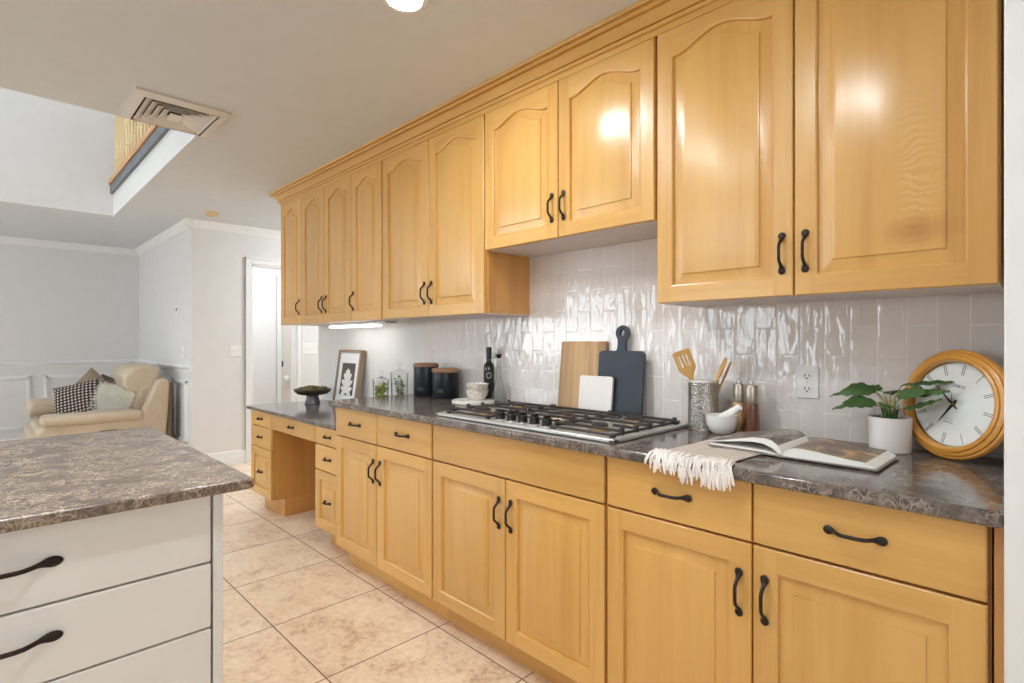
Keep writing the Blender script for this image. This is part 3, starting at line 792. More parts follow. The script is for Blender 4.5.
# ------------------------------------------------------------------ wall plates
def plate_y(name, label, cat, x, z, y, w_, h):
    t = thing(name, label, cat, (x, y, z - h / 2)); obj('plate', MB().box(x - w_ / 2, x + w_ / 2, y - .006, y, z - h / 2, z + h / 2), 'plate', t, bevel=.003); return t
def plate_x(name, label, cat, y, z, x, w_, h):
    t = thing(name, label, cat, (x, y, z - h / 2)); obj('plate', MB().box(x, x + .006, y - w_ / 2, y + w_ / 2, z - h / 2, z + h / 2), 'plate', t, bevel=.003); return t
ot = plate_y('power_outlet', 'white duplex power outlet on the tiled backsplash left of the clock', 'outlet', -.600, 1.098, YW, .070, .112)
for dz in (.022, -.022):
    r = obj('receptacle', MB().tube([(0, -.0085, 0), (0, -.006, 0)], .0165, 28), 'plate', ot, local=True)
    r.location = (0, 0, .056 + dz)
    sl = MB()
    for sx, hh in ((-.0065, .009), (.0065, .007)): sl.box(sx - .0012, sx + .0012, -.0107, -.0086, .056 + dz - hh / 2 + .001, .056 + dz + hh / 2 + .001)
    sl.tube([(0, -.0107, .056 + dz - .009), (0, -.0086, .056 + dz - .009)], .0026, 10)
    obj('slot', sl, 'slot', ot, local=True)
obj('screw', MB().tube([(0, -.0078, .056), (0, -.006, .056)], .003, 12), 'steel', ot, local=True)
s1 = plate_x('light_switch', 'white double light switch plate on the hall wall left of the doorway', 'switch', .452, 1.146, XN, .112, .114)
for dy in (-.023, .023): obj('toggle', MB().box(XN + .006, XN + .014, .452 + dy - .004, .452 + dy + .004, 1.138, 1.158), 'plate', s1)
s2 = plate_x('light_switch', 'white triple switch plate on the wall just above the left end of the desk', 'switch', 1.222, 1.163, XN, .16, .118)
for dy in (-.046, 0, .046): obj('toggle', MB().box(XN + .006, XN + .014, 1.222 + dy - .004, 1.222 + dy + .004, 1.155, 1.175), 'plate', s2)
s3 = plate_x('light_switch', 'small white switch plate on the lobby wall seen through the doorway', 'switch', 1.09, 1.49, -7.2, .07, .114)
obj('toggle', MB().box(-7.194, -7.186, 1.086, 1.094, 1.482, 1.502), 'plate', s3)
th = plate_y('thermostat', 'small white thermostat on the living room side wall above the sofa', 'thermostat', -6.42, 1.55, .05, .085, .13)
obj('screen', MB().box(-6.445, -6.395, .0425, .0442, 1.56, 1.59), 'carpet', th)
s4 = plate_y('light_switch', 'white switch plate low on the living room side wall just above the chair rail', 'switch', -6.16, 1.137, .05, .07, .114)
obj('toggle', MB().box(-6.164, -6.156, .036, .044, 1.128, 1.146), 'plate', s4)

# ------------------------------------------------------------------ cooktop
CTX0, CTX1, CTY0, CTY1 = -1.912, -.977, .018, .515
ZC0 = .9142
ct = thing('gas_cooktop', 'stainless five-burner gas cooktop with black grates set in the stone worktop', 'cooktop', (-1.445, .27, ZC0))
tray = MB()
tray.box(CTX0, CTX1, CTY0, CTY1, ZC0, ZC0 + .008)
for a in ((CTX0, CTX1, CTY0, CTY0 + .026), (CTX0, CTX1, CTY1 - .02, CTY1), (CTX0, CTX0 + .022, CTY0, CTY1), (CTX1 - .022, CTX1, CTY0, CTY1)):
    tray.box(*a, ZC0, ZC0 + .014)
obj('steel_tray', tray, 'steel', ct, bevel=.005)
def burner(x, y, r):
    b = obj('burner', MB().lathe([(0, 0), (r * 1.35, 0), (r * 1.3, .006), (r, .008), (r, .018), (0, .018)], (x, y, ZC0 + .0085), 28), 'burner_ring', ct)
    obj('burner_cap', MB().lathe([(0, .018), (r * .96, .018), (r * .98, .023), (r * .8, .027), (0, .028)], (x, y, ZC0 + .0085), 28), 'burner_cap', b)
for x, y, r in ((-1.76, .38, .030), (-1.76, .16, .038), (-1.445, .315, .052), (-1.135, .38, .038), (-1.135, .16, .030)): burner(x, y, r)
ZG = .954
def bar(mb, p, q_, wd=.008, h=.010):
    p = Vector(p); q_ = Vector(q_); d = (q_ - p).normalized(); s_ = Vector((-d.y, d.x, 0)) * wd / 2; u = Vector((0, 0, h))
    vs = [p - s_, p + s_, q_ + s_, q_ - s_]; vs += [v_ + u for v_ in vs]
    mb.add(vs, [(3, 2, 1, 0), (4, 5, 6, 7), (0, 1, 5, 4), (1, 2, 6, 5), (2, 3, 7, 6), (3, 0, 4, 7)])
def grate(x0, x1, y0, y1, label_mid=False, ends='both'):
    g = MB(); z = ZG - .016
    # outer frame, lower, with feet; fingers on top that drop at the frame
    for p, q_ in (((x0, y0), (x1, y0)), ((x0, y1), (x1, y1)), ((x0, y0), (x0, y1)), ((x1, y0), (x1, y1))):
        bar(g, (*p, z - .008), (*q_, z - .008), .009, .008)
    for px_ in (x0 + .008, x1 - .008):
        for py_ in (y0 + .008, y1 - .008): g.box(px_ - .008, px_ + .008, py_ - .008, py_ + .008, ZC0 + .008, z)
    nb = 5 if not label_mid else 4
    for i in range(nb):
        y = y0 + (y1 - y0) * (i + .5) / nb
        gap = .075 if abs(y - (y0 + (y1 - y0) * .27)) < .04 or abs(y - (y0 + (y1 - y0) * .73)) < .04 else 0
        xm = (x0 + x1) / 2
        if gap and not label_mid:
            bar(g, (x0 - .004, y, z), (xm - gap * .6, y, z)); bar(g, (xm + gap * .6, y, z), (x1 + .004, y, z))
        else: bar(g, (x0 - .004, y, z), (x1 + .004, y, z))
        for xe in (x0 - .004, x1 + .004): g.box(xe - .007, xe + .007, y - .006, y + .006, z - .008, z + .016)
    return obj('grate', g, 'iron', ct, bevel=.002)
grate(CTX0 + .030, -1.612, CTY0 + .040, CTY1 - .028)
grate(-1.592, -1.298, CTY0 + .150, CTY1 - .028, True)
grate(-1.278, CTX1 - .030, CTY0 + .040, CTY1 - .028)
for i in range(5):
    x = -1.565 + i * .062
    kn = obj('knob', MB().lathe([(0, 0), (.022, 0), (.022, .006), (.019, .009), (.0185, .030), (.016, .033), (0, .033)], (x, .085, ZC0 + .0085), 24), 'black', ct)
    obj('knob_grip', MB().box(x - .0035, x + .0035, .085 - .018, .085 + .018, ZC0 + .040, ZC0 + .050), 'black', kn, bevel=.002)
    obj('knob_skirt', MB().lathe([(.0225, 0), (.027, .001), (.026, .005), (.0225, .006)], (x, .085, ZC0 + .0082), 24), 'steel', kn)

# ------------------------------------------------------------------ things on the worktop
Z = .9142
# cutting boards leaning on the tiles (local frame: width x, height z, thickness +y; base at origin)
def rrect(w_, h, r, n_=6, z0=0):
    p = []
    for cx_, cz_, a0 in ((w_ / 2 - r, z0 + r, -PI / 2), (w_ / 2 - r, z0 + h - r, 0), (-w_ / 2 + r, z0 + h - r, PI / 2), (-w_ / 2 + r, z0 + r, PI)):
        for i in range(n_ + 1):
            a = a0 + PI / 2 * i / n_; p.append((cx_ + r * math.cos(a), cz_ + r * math.sin(a)))
    return p
def lean(o, x, y, ang, rz=0, z=Z): o.location = (x, y, z); o.rotation_euler = (-ang, 0, rz)
bw = obj('cutting_board', MB().prism(rrect(.262, .326, .008), 'y', 0, .018), 'acacia', bevel=.002)
tag(bw, 'rectangular brown wooden cutting board leaning on the tiles, leftmost and behind the others', 'cutting board', 'cutting boards behind the cooktop'); lean(bw, -1.545, .560, math.radians(6))
# black paddle board: body plus a neck and a round head with a hole
def paddle():
    out = rrect(.228, .284, .018)
    # split at top centre and insert the handle outline
    n6 = 7
    right = out[:2 * n6]; left = out[2 * n6:]
    hd = [(.026, .284), (.021, .292), (.019, .315), (.022, .335)]
    cx_, cz_, r = 0, .362, .033
    a0 = math.radians(-48)
    arc = [(r * math.cos(a0 + (PI - 2 * a0) * i / 20), cz_ + r * math.sin(a0 + (PI - 2 * a0) * i / 20)) for i in range(21)]
    poly = right + hd + arc + [(-a, b) for a, b in reversed(hd)] + left
    hole = [(.012 * math.cos(2 * PI * i / 20), cz_ + .014 * math.sin(2 * PI * i / 20)) for i in range(20)]
    bm = bmesh.new()
    vo = [bm.verts.new((a, 0, b)) for a, b in poly]; vh = [bm.verts.new((a, 0, b)) for a, b in hole]
    es = [bm.edges.new((vo[i], vo[(i + 1) % len(vo)])) for i in range(len(vo))] + [bm.edges.new((vh[i], vh[(i + 1) % 20])) for i in range(20)]
    bmesh.ops.triangle_fill(bm, use_beauty=True, edges=es)
    r_ = bmesh.ops.extrude_face_region(bm, geom=bm.faces[:])
    for v_ in [g for g in r_['geom'] if isinstance(g, bmesh.types.BMVert)]: v_.co.y += .016
    bmesh.ops.recalc_face_normals(bm, faces=bm.faces)
    mb = MB(); bm.verts.index_update()
    mb.add([v_.co[:] for v_ in bm.verts], [tuple(v_.index for v_ in f.verts) for f in bm.faces]); bm.free()
    return mb
bk = obj('cutting_board', paddle(), 'board_black', bevel=.002, smooth=30)
tag(bk, 'black paddle cutting board with round holed handle leaning on the tiles', 'cutting board', 'cutting boards behind the cooktop'); lean(bk, -1.322, .538, math.radians(6))
bmb = obj('cutting_board', MB().prism(rrect(.178, .172, .014), 'y', 0, .014), 'marble', bevel=.002)
tag(bmb, 'small white marble board with rounded corners in front of the other boards', 'cutting board', 'cutting boards behind the cooktop'); lean(bmb, -1.430, .517, math.radians(6))

# utensil crock and the tools inside
cx0, cy0 = -.923, .508
ck = thing('utensil_crock', 'hammered steel utensil crock right of the cooktop holding wooden tools', 'utensil holder', (cx0, cy0, Z))
r = .0535
obj('body', MB().lathe([(0, 0), (r, 0), (r, .004), (r, .176), (r + .001, .178), (r - .002, .178), (r - .003, .01), (0, .008)], (cx0, cy0, Z), 48), 'hammered', ck)
obj('rim', MB().lathe([(r - .003, .172), (r + .002, .172), (r + .0025, .176), (r + .001, .179), (r - .003, .179)], (cx0, cy0, Z), 48), 'steel', ck)
def tool(name, label, base, top, head, rz):
    """wooden tool: round handle from base to top of crock then a flat head; head = outline in (u, v), v along the handle"""
    base = Vector(base); top = Vector(top); d = (top - base).normalized()
    t = thing(name, label, 'utensil', base, 'wooden tools in the steel crock')
    obj('shaft', MB().tube([base, base + d * ((top - base).length * .62)], [.0055, .0065], 10), 'beech', t)
    u = Vector((math.cos(rz), math.sin(rz), 0)); u = (u - d * u.dot(d)).normalized(); nrm = u.cross(d)
    o0 = base + d * ((top - base).length * .60)
    m_ = MB(); nn = len(head['out'])
    bm = bmesh.new()
    loops = [head['out']] + head.get('slots', [])
    es = []
    for lp in loops:
        vv = [bm.verts.new(o0 + u * a + d * b) for a, b in lp]
        es += [bm.edges.new((vv[i], vv[(i + 1) % len(vv)])) for i in range(len(vv))]
    bmesh.ops.triangle_fill(bm, use_beauty=True, edges=es)
    r_ = bmesh.ops.extrude_face_region(bm, geom=bm.faces[:])
    for v_ in [g for g in r_['geom'] if isinstance(g, bmesh.types.BMVert)]: v_.co += nrm * .006
    bm.verts.index_update(); m_.add([v_.co[:] for v_ in bm.verts], [tuple(v_.index for v_ in f.verts) for f in bm.faces]); bm.free()
    obj('head', m_, 'beech', t, bevel=.0015)
    return t
tz = Z + .012
spat = dict(out=[(-.007, 0), (.007, 0), (.010, .018), (.034, .050), (.036, .118), (.030, .124), (-.030, .124), (-.036, .118), (-.034, .050), (-.010, .018)],
            slots=[[(-.018 + k, .060), (-.012 + k, .060), (-.012 + k, .105), (-.018 + k, .105)] for k in (0, .015, .030)])
tool('slotted_spatula', 'wide slotted wooden spatula leaning left in the steel crock', (cx0 + .022, cy0 + .008, tz), (cx0 - .072, cy0 - .030, Z + .278), spat, math.radians(50))
spn = dict(out=[(-.007, 0), (.007, 0), (.009, .02), (.022, .045), (.026, .07), (.022, .098), (.010, .112), (-.010, .112), (-.022, .098), (-.026, .07), (-.022, .045), (-.009, .02)])
tool('wooden_spoon', 'wooden spoon seen edge-on leaning right in the steel crock', (cx0 - .026, cy0 - .004, tz), (cx0 + .086, cy0 - .006, Z + .262), spn, math.radians(128))
sm = dict(out=[(-.006, 0), (.006, 0), (.008, .02), (.018, .045), (.021, .07), (.018, .09), (.0, .1), (-.018, .09), (-.021, .07), (-.018, .045), (-.008, .02)])
tool('wooden_spoon', 'smaller wooden spoon beside the edge-on spoon, further back in the steel crock', (cx0 - .012, cy0 + .024, tz), (cx0 + .092, cy0 + .030, Z + .258), sm, math.radians(120))

# mortar and pestle
mx, my = -.828, .452
mo = thing('mortar', 'round white ceramic mortar in front of the steel crock', 'mortar', (mx, my, Z))
obj('bowl', MB().lathe([(0, 0), (.026, 0), (.030, .002), (.043, .014), (.051, .034), (.053, .060), (.054, .066), (.050, .066), (.047, .050), (.040, .028), (.024, .016), (0, .014)], (mx, my, Z), 44), 'ceramic', mo)
pe = obj('pestle', MB().tube([(mx - .026, my - .004, Z + .030), (mx - .018, my - .003, Z + .036), (mx + .004, my - .002, Z + .053), (mx + .040, my, Z + .080), (mx + .055, my + .001, Z + .091), (mx + .064, my + .001, Z + .097), (mx + .069, my + .001, Z + .100)],
         [.010, .0175, .0175, .014, .0125, .0125, .006], 18), 'ceramic', smooth=60)
tag(pe, 'white ceramic pestle resting at a slant in the white mortar', 'pestle')

# pepper and salt mills
def mill(x, y, wood_m, label, s_=1.0):
    t = thing('pepper_mill', label, 'mill', (x, y, Z), 'salt and pepper mills')
    obj('base', MB().lathe([(0, 0), (.0265 * s_, 0), (.0268 * s_, .004), (.021 * s_, .10), (.0205 * s_, .106), (0, .106)], (x, y, Z), 32), wood_m, t)
    obj('top', MB().lathe([(0, .107), (.0200 * s_, .107), (.0205 * s_, .109), (.0205 * s_, .166), (.019 * s_, .170), (0, .170)], (x, y, Z), 32), 'steel_dark', t)
    obj('finial', MB().lathe([(0, .170), (.006, .170), (.0065, .174), (.0065, .178), (.004, .182), (0, .182)], (x, y, Z), 20), 'steel', t)
mill(-.805, .545, 'oak_pale', 'pale wooden pepper mill with steel top, partly behind the pestle', 1.0)
mill(-.752, .520, 'walnut', 'dark walnut pepper mill with steel top right of the pale one', 1.06)

# canisters
def canister(x, y, r, h, label):
    t = thing('canister', label, 'canister', (x, y, Z), 'black canisters with wooden lids')
    obj('body', MB().lathe([(0, 0), (r - .002, 0), (r, .003), (r, h - .026), (r - .001, h - .022), (0, h - .022)], (x, y, Z), 44), 'can', t)
    obj('lid', MB().lathe([(0, h - .0215), (r + .003, h - .0215), (r + .004, h - .019), (r + .003, h - .006), (r - .006, h), (0, h)], (x, y, Z), 44), 'lid_wood', t)
    # embossed label patch facing the room
    lb = MB(); a0 = math.radians(-62); n_ = 6
    vs = []
    for i in range(n_ + 1):
        a = a0 + (i / n_ - .5) * .5
        for zz in (.035, .055): vs.append((x + (r + .0006) * math.cos(a), y + (r + .0006) * math.sin(a), Z + zz))
    lb.add(vs, [(2 * i, 2 * i + 2, 2 * i + 3, 2 * i + 1) for i in range(n_)])
    obj('emblem', lb, 'canlabel', t, fix=False)
canister(-2.655, .500, .0725, .196, 'taller black canister with wooden lid, left of the pair')
canister(-2.480, .512, .0765, .170, 'shorter wider black canister with wooden lid, right of the pair')

# tray, bowls, oil bottle, carafe
tr = obj('marble_tray', MB().lathe([(0, 0), (.112, 0), (.115, .003), (.115, .015), (.112, .018), (0, .018)], (-2.155, .448, Z), 48), 'marble')
tag(tr, 'round white marble tray under the stacked bowls at the cooktop left corner', 'tray')
for o in (tr,): o.location = (0, 0, 0)
def small_bowl(x, y, z, label):
    b = obj('small_bowl', MB().lathe([(0, 0), (.030, 0), (.033, .003), (.046, .020), (.053, .044), (.0545, .050), (.0515, .050), (.044, .024), (.028, .010), (0, .008)], (0, 0, 0), 36), 'bowl_glaze')
    b.location = (x, y, z); b.scale = (1.1, 1.1, 1.1); return tag(b, label, 'bowl', 'stacked patterned bowls')
small_bowl(-2.135, .455, Z + .0182, 'lower cream patterned bowl of the stack on the marble tray')
small_bowl(-2.135, .455, Z + .0492, 'upper cream patterned bowl of the stack on the marble tray')
bx, by = -2.158, .558
ob = thing('oil_bottle', 'tall dark olive oil bottle with black cap behind the stacked bowls', 'bottle', (bx, by, Z))
obj('body', MB().lathe([(0, 0), (.027, 0), (.0285, .004), (.0285, .185), (.026, .200), (.016, .212), (.0135, .220), (.0135, .232), (0, .232)], (bx, by, Z), 32), 'oil', ob)
obj('label', MB().lathe([(.0288, .055), (.0290, .055), (.0290, .170), (.0288, .170)], (bx, by, Z), 32), 'oil_label', ob)
obj('cap', MB().lathe([(0, .228), (.0150, .228), (.0150, .290), (.0142, .293), (0, .293)], (bx, by, Z), 28), 'black', ob)
em = MB(); ang = math.atan2(-1.95, 2.158)
def on_lbl(u, v_, rr=.0296):
    a = ang + u / rr; return (bx + rr * math.cos(a), by + rr * math.sin(a), Z + v_)
for k in range(12):
    a = 2 * PI * k / 12; a2 = a + .42
    em.add([on_lbl(.010 * math.cos(a), .142 + .012 * math.sin(a)), on_lbl(.010 * math.cos(a2), .142 + .012 * math.sin(a2)), on_lbl(.0145 * math.cos(a2), .142 + .0175 * math.sin(a2)), on_lbl(.0145 * math.cos(a), .142 + .0175 * math.sin(a))], [(0, 1, 2, 3)])
em.add([on_lbl(-.006, .182), on_lbl(.0, .176), on_lbl(.006, .188), on_lbl(0, .184)], [(0, 1, 2, 3)])
obj('label_emblem', em, 'oil_gold', ob, fix=False)
fx, fy = -2.055, .536
cf = thing('oil_carafe', 'clear glass oil carafe with thin neck and dark pourer beside the oil bottle', 'carafe', (fx, fy, Z))
obj('body', MB().lathe([(0, 0), (.038, 0), (.041, .004), (.042, .02), (.038, .05), (.028, .085), (.018, .125), (.0125, .165), (.0115, .235), (.013, .242), (.0105, .242), (.0095, .236), (.0105, .165), (.016, .125), (.026, .085), (.036, .05), (.039, .02), (.036, .008), (0, .006)], (fx, fy, Z), 36), 'glass', cf)
obj('pourer', MB().lathe([(0, .236), (.0095, .236), (.016, .254), (.016, .257), (.003, .259), (.002, .288), (0, .288)], (fx, fy, Z), 20), 'black', cf)

# linen towel with fringe hanging over the edge
tw = thing('towel', 'oatmeal linen towel with white fringe hanging over the worktop edge under the book', 'towel', (-.715, .15, Z))
TX0, TX1, TY1, TYF = -.800, -.596, .365, -.022
def tw_pt(u, v_):
    x = TX0 + (TX1 - TX0) * u + .006 * math.sin(5 * v_)
    wob = .0012 * math.sin(9 * u + 4 * v_) + .0012
    return (x, TY1 + (TYF - TY1) * v_, Z + .0022 + wob * .7)
tm = MB(); tm.grid(tw_pt, 18, 30)
to = obj('cloth', tm, 'linen', tw, smooth=0); md = to.modifiers.new('thick', 'SOLIDIFY'); md.thickness = .0018; md.offset = 1
fr = MB()
random.seed(21)
for i in range(150):
    u = (i + .5) / 150; x = TX0 - .006 + (TX1 - TX0 + .012) * u + random.uniform(-.006, .006)
    y0 = random.uniform(-.004, .012); L = random.uniform(.004, .034) + (.016 if u > .72 or .45 < u < .55 else 0)
    dx = random.uniform(-.026, .026); out = random.uniform(.004, .013); hz = random.uniform(.006, .016)
    r_ = random.uniform(.0022, .0034)
    p = [(x, y0, Z + .004), (x + dx * .2, y0 - .020, Z + hz), (x + dx * .45, -.036 - out * .5, Z + hz * .55), (x + dx * .8, -.040 - out, Z - .008 - L * .35), (x + dx, -.038 - out * .9, Z - .014 - L)]
    fr.tube(p, [r_ * .8, r_, r_ * 1.15, r_, r_ * .7], 6)
obj('fringe', fr, 'fringe', tw, smooth=60)

# open book
bk_ = thing('open_book', 'open hardcover picture book lying on the towel in front of the plant', 'book', (-.530, .285, Z + .004), rot=(0, 0, math.radians(-1)))
HD = .113
obj('cover', MB().prism([(-.212, .004), (-.02, .001), (0, 0), (.02, .001), (.222, 0), (.222, .003), (.02, .004), (0, .003), (-.02, .004), (-.212, .007)], 'y', -HD - .004, HD + .004), 'cover', bk_, local=True)
def block(top, bot): return top + list(reversed(bot))
Lt = [(-.002, .012), (-.012, .030), (-.028, .042), (-.050, .046), (-.080, .044), (-.115, .037), (-.150, .029), (-.185, .022), (-.214, .018)]
Lb = [(-.002, .004), (-.012, .010), (-.028, .021), (-.050, .030), (-.080, .032), (-.115, .029), (-.150, .024), (-.185, .0195), (-.214, .0168)]
Rt = [(.002, .012), (.012, .023), (.028, .029), (.050, .030), (.085, .027), (.125, .022), (.165, .018), (.196, .016)]
Rb = [(.002, .0042), (.012, .0042), (.028, .0042), (.050, .0042), (.085, .0042), (.125, .0042), (.165, .0042), (.216, .0042)]
obj('left_pages', MB().prism(block(Lt, Lb), 'y', -HD, HD), 'paper', bk_, local=True, smooth=30)
obj('right_pages', MB().prism(block(Rt, Rb), 'y', -HD, HD), 'paper', bk_, local=True, smooth=30)
lv = [(-.01, .005), (-.05, .010), (-.12, .012), (-.208, .012), (-.208, .008), (-.12, .0075), (-.05, .0062), (-.01, .004)]
obj('loose_leaves', MB().prism(lv, 'y', -HD, HD), 'paper', bk_, local=True)
def sheet(prof, m_, name):
    s_ = MB(); nn = len(prof)
    vs = [(a, -HD + .001, b + .0006) for a, b in prof] + [(a, HD - .001, b + .0006) for a, b in prof]
    s_.add(vs, [(i, i + 1, nn + i + 1, nn + i) for i in range(nn - 1)]); obj(name, s_, m_, bk_, local=True, smooth=60)
sheet(Lt[1:], 'page_left', 'left_photograph'); sheet(Rt[1:], 'page_right', 'right_photograph')

# potted plant
px_, py_ = -.348, .505
pp = thing('potted_plant', 'small green leafy plant in a plain white pot left of the clock', 'plant', (px_, py_, Z))
obj('pot', MB().lathe([(0, 0), (.048, 0), (.051, .003), (.0535, .098), (.0535, .101), (.0495, .101), (.049, .086), (0, .086)], (px_, py_, Z), 44), 'pot', pp)
obj('soil', MB().lathe([(0, .0865), (.0485, .0865), (.047, .092), (.02, .095), (0, .096)], (px_, py_, Z), 24), 'soil', pp)
def leaf(az, reach, top, droop, L, W, roll=0, base_r=.006):
    """a petiole rising from the crown and an oval leaf blade arching from its tip"""
    d = Vector((math.cos(az), math.sin(az), 0)); s_ = Vector((-d.y, d.x, 0))
    b = Vector((px_, py_, Z + .094)) + d * base_r
    tip = Vector((px_, py_, Z)) + d * reach + Vector((0, 0, top))
    mid = (b + tip) / 2 + Vector((0, 0, .014)) - d * .006
    roll = -roll
    lf = MB()
    def P(u, v_):
        t = u; c = tip + d * (L * t) + Vector((0, 0, .012 * math.sin(PI * t * .6) - droop * t * t))
        wd = W * (math.sin(PI * min(1, t * .93 + .045)) ** .72) * (1 - .25 * t)
        k = (v_ - .5) * 2
        side = s_ * math.cos(roll) + Vector((0, 0, 1)) * math.sin(roll)
        return c + side * wd * k + Vector((0, 0, .10 * W * -abs(k) ** 1.5 + .002 * math.sin(22 * t) * abs(k)))
    lf.grid(P, 14, 6)
    o = obj('leaf', lf, 'leaf', pp, smooth=0); o.modifiers.new('t', 'SOLIDIFY').thickness = .0008
    obj('petiole', MB().tube([b, mid, tip], [.0035, .0028, .0018], 8), 'stem', o)
for a in ((196, .034, .178, .026, .094, .028, .85), (176, .038, .172, .034, .122, .018, .5), (214, .036, .142, .020, .092, .026, .8), (203, .040, .134, .030, .108, .016, .5),
          (322, .030, .172, .000, .090, .029, -.75), (345, .040, .170, -.006, .108, .020, -.6), (2, .030, .196, -.004, .124, .013, -.5), (337, .040, .132, -.024, .098, .017, -.6),
          (30, .020, .172, .012, .074, .020, -.5), (95, .016, .170, .020, .045, .022, .2), (150, .026, .178, .02, .070, .022, .55), (268, .024, .135, .010, .050, .020, .3)):
    leaf(math.radians(a[0]), *a[1:])
cr_ = MB()
for k in range(9):
    a = 2 * PI * k / 9; cr_.tube([(px_ + .012 * math.cos(a), py_ + .012 * math.sin(a), Z + .09), (px_ + .016 * math.cos(a), py_ + .016 * math.sin(a), Z + .115), (px_ + .024 * math.cos(a), py_ + .024 * math.sin(a), Z + .135)], [.006, .0045, .001], 6)
obj('crown_shoots', cr_, 'leaf', pp)

# clock leaning in the corner (local: face towards -y, centre at origin)
CR = .150
ckl = thing('wall_clock', 'large round wooden-rimmed clock leaning in the right corner of the worktop', 'clock')
ckl.location = (-.1985, .505, Z + .1495); ckl.rotation_mode = 'XYZ'
ckl.rotation_euler = (math.radians(-7), 0, math.radians(-34))
def spin(prof, seg=72, m=0):
    """profile (radius, depth): depth towards -y"""
    vs = []; fs = []; n_ = len(prof)
    for r_, d_ in prof:
        for i in range(seg):
            a = 2 * PI * i / seg; vs.append((r_ * math.cos(a), -d_, r_ * math.sin(a)))
    for j in range(n_ - 1):
        for i in range(seg):
            k = (i + 1) % seg; fs.append((j * seg + i, j * seg + k, (j + 1) * seg + k, (j + 1) * seg + i))
    return MB().add(vs, fs, m)
obj('rim', spin([(.113, -.006), (CR - .010, -.006), (CR, .000), (CR, .010), (CR - .003, .014), (CR - .008, .0145), (CR - .009, .019), (CR - .014, .022), (CR - .019, .0225), (CR - .020, .027), (CR - .026, .029), (CR - .031, .026), (CR - .033, .020), (CR - .0345, .010), (CR - .0345, .004), (.113, .004)]), 'clock_wood', ckl, local=True, smooth=30)
dl = obj('dial', spin([(.0001, .0035), (.1164, .0035), (.1164, .0065), (.0001, .0065)]), 'dial', ckl, local=True)
TL = math.radians(11)
mk = MB()
def quad(mb, cx_, cz_, ang, L, W, y): # ang measured clockwise from up
    s_, c_ = math.sin(ang), math.cos(ang)
    def T(a, b): return (cx_ + a * c_ + b * s_, y, cz_ - a * s_ + b * c_)
    mb.add([T(-W / 2, -L / 2), T(W / 2, -L / 2), T(W / 2, L / 2), T(-W / 2, L / 2)], [(0, 1, 2, 3)])
for h in range(12):
    a = TL + h * PI / 6
    for off in ((-.0026, .0026) if h not in (1, 5) else (0,)):
        s_, c_ = math.sin(a), math.cos(a); rr = .096
        quad(mk, rr * s_ + off * c_, rr * c_ - off * s_, a, .030, .0022 if h not in (1, 5) else .0018, -.0068)
for h in range(60):
    if h % 5: a = TL + h * PI / 30; quad(mk, .1115 * math.sin(a), .1115 * math.cos(a), a, .003, .0008, -.0068)
obj('hour_marks', mk, 'dialmark', dl, local=True, fix=False)
def text_part(name, s_, size, cx_, cz_, ang, y, mat, parent):
    cu = bpy.data.curves.new(name, 'FONT'); cu.body = s_; cu.size = size; cu.align_x = 'CENTER'; cu.align_y = 'CENTER'; cu.extrude = .0002; cu.space_character = 1.1
    to_ = bpy.data.objects.new(name, cu); COL.objects.link(to_)
    dg = bpy.context.evaluated_depsgraph_get(); me = bpy.data.meshes.new_from_object(to_.evaluated_get(dg))
    bpy.data.objects.remove(to_)
    me.materials.clear(); me.materials.append(M[mat])
    o = bpy.data.objects.new(name, me); COL.objects.link(o); o.parent = parent
    o.location = (cx_, y, cz_); o.rotation_euler = (PI / 2, ang, 0); return o
def rotp(x, z): return (x * math.cos(TL) + z * math.sin(TL), -x * math.sin(TL) + z * math.cos(TL))
a, b = rotp(0, .050); text_part('lettering', 'SEIKO', .0125, a, b, TL, -.0070, 'ink', dl)
a, b = rotp(0, -.052); text_part('lettering', 'QUARTZ', .0062, a, b, TL, -.0070, 'dialmark', dl)
wv = MB(); pts = []
for i in range(13):
    x_ = (i / 12 - .5) * .024; pts.append(rotp(x_, -.043 + .0025 * math.cos(i / 12 * 4 * PI)))
wv.tube([(p[0], -.0069, p[1]) for p in pts], .0005, 5); obj('dial_emblem', wv, 'dialmark', dl, local=True)
def hand(name, ang, L, tail, w0, y):
    s_, c_ = math.sin(ang), math.cos(ang)
    def T(a, b): return (a * c_ + b * s_, -a * s_ + b * c_)
    poly = [T(-w0 * .7, -tail), T(w0 * .7, -tail), T(w0, 0), T(w0 * .8, L * .3), T(w0 * .15, L), T(-w0 * .15, L), T(-w0 * .8, L * .3), T(-w0, 0)]
    obj(name, MB().prism(poly, 'y', y, y - .0008), 'ink', ckl, local=True)
hand('hour_hand', TL + math.radians(6.83 * 30), .062, .014, .0036, -.0088)
hand('minute_hand', TL + math.radians(50.3 * 6), .086, .018, .0026, -.0108)
hand('second_hand', TL + math.radians(57 * 6), .032, .008, .0007, -.0124)
obj('hub', spin([(.0001, .0130), (.004, .0130), (.0045, .0068), (.0001, .0068)], 20), 'brass', ckl, local=True)
obj('bezel', spin([(.1135, .0066), (.1154, .0066), (.1154, .011), (.1140, .011)], 72), 'brass', ckl, local=True)

# ------------------------------------------------------------------ things on the desk
ZD = .7632
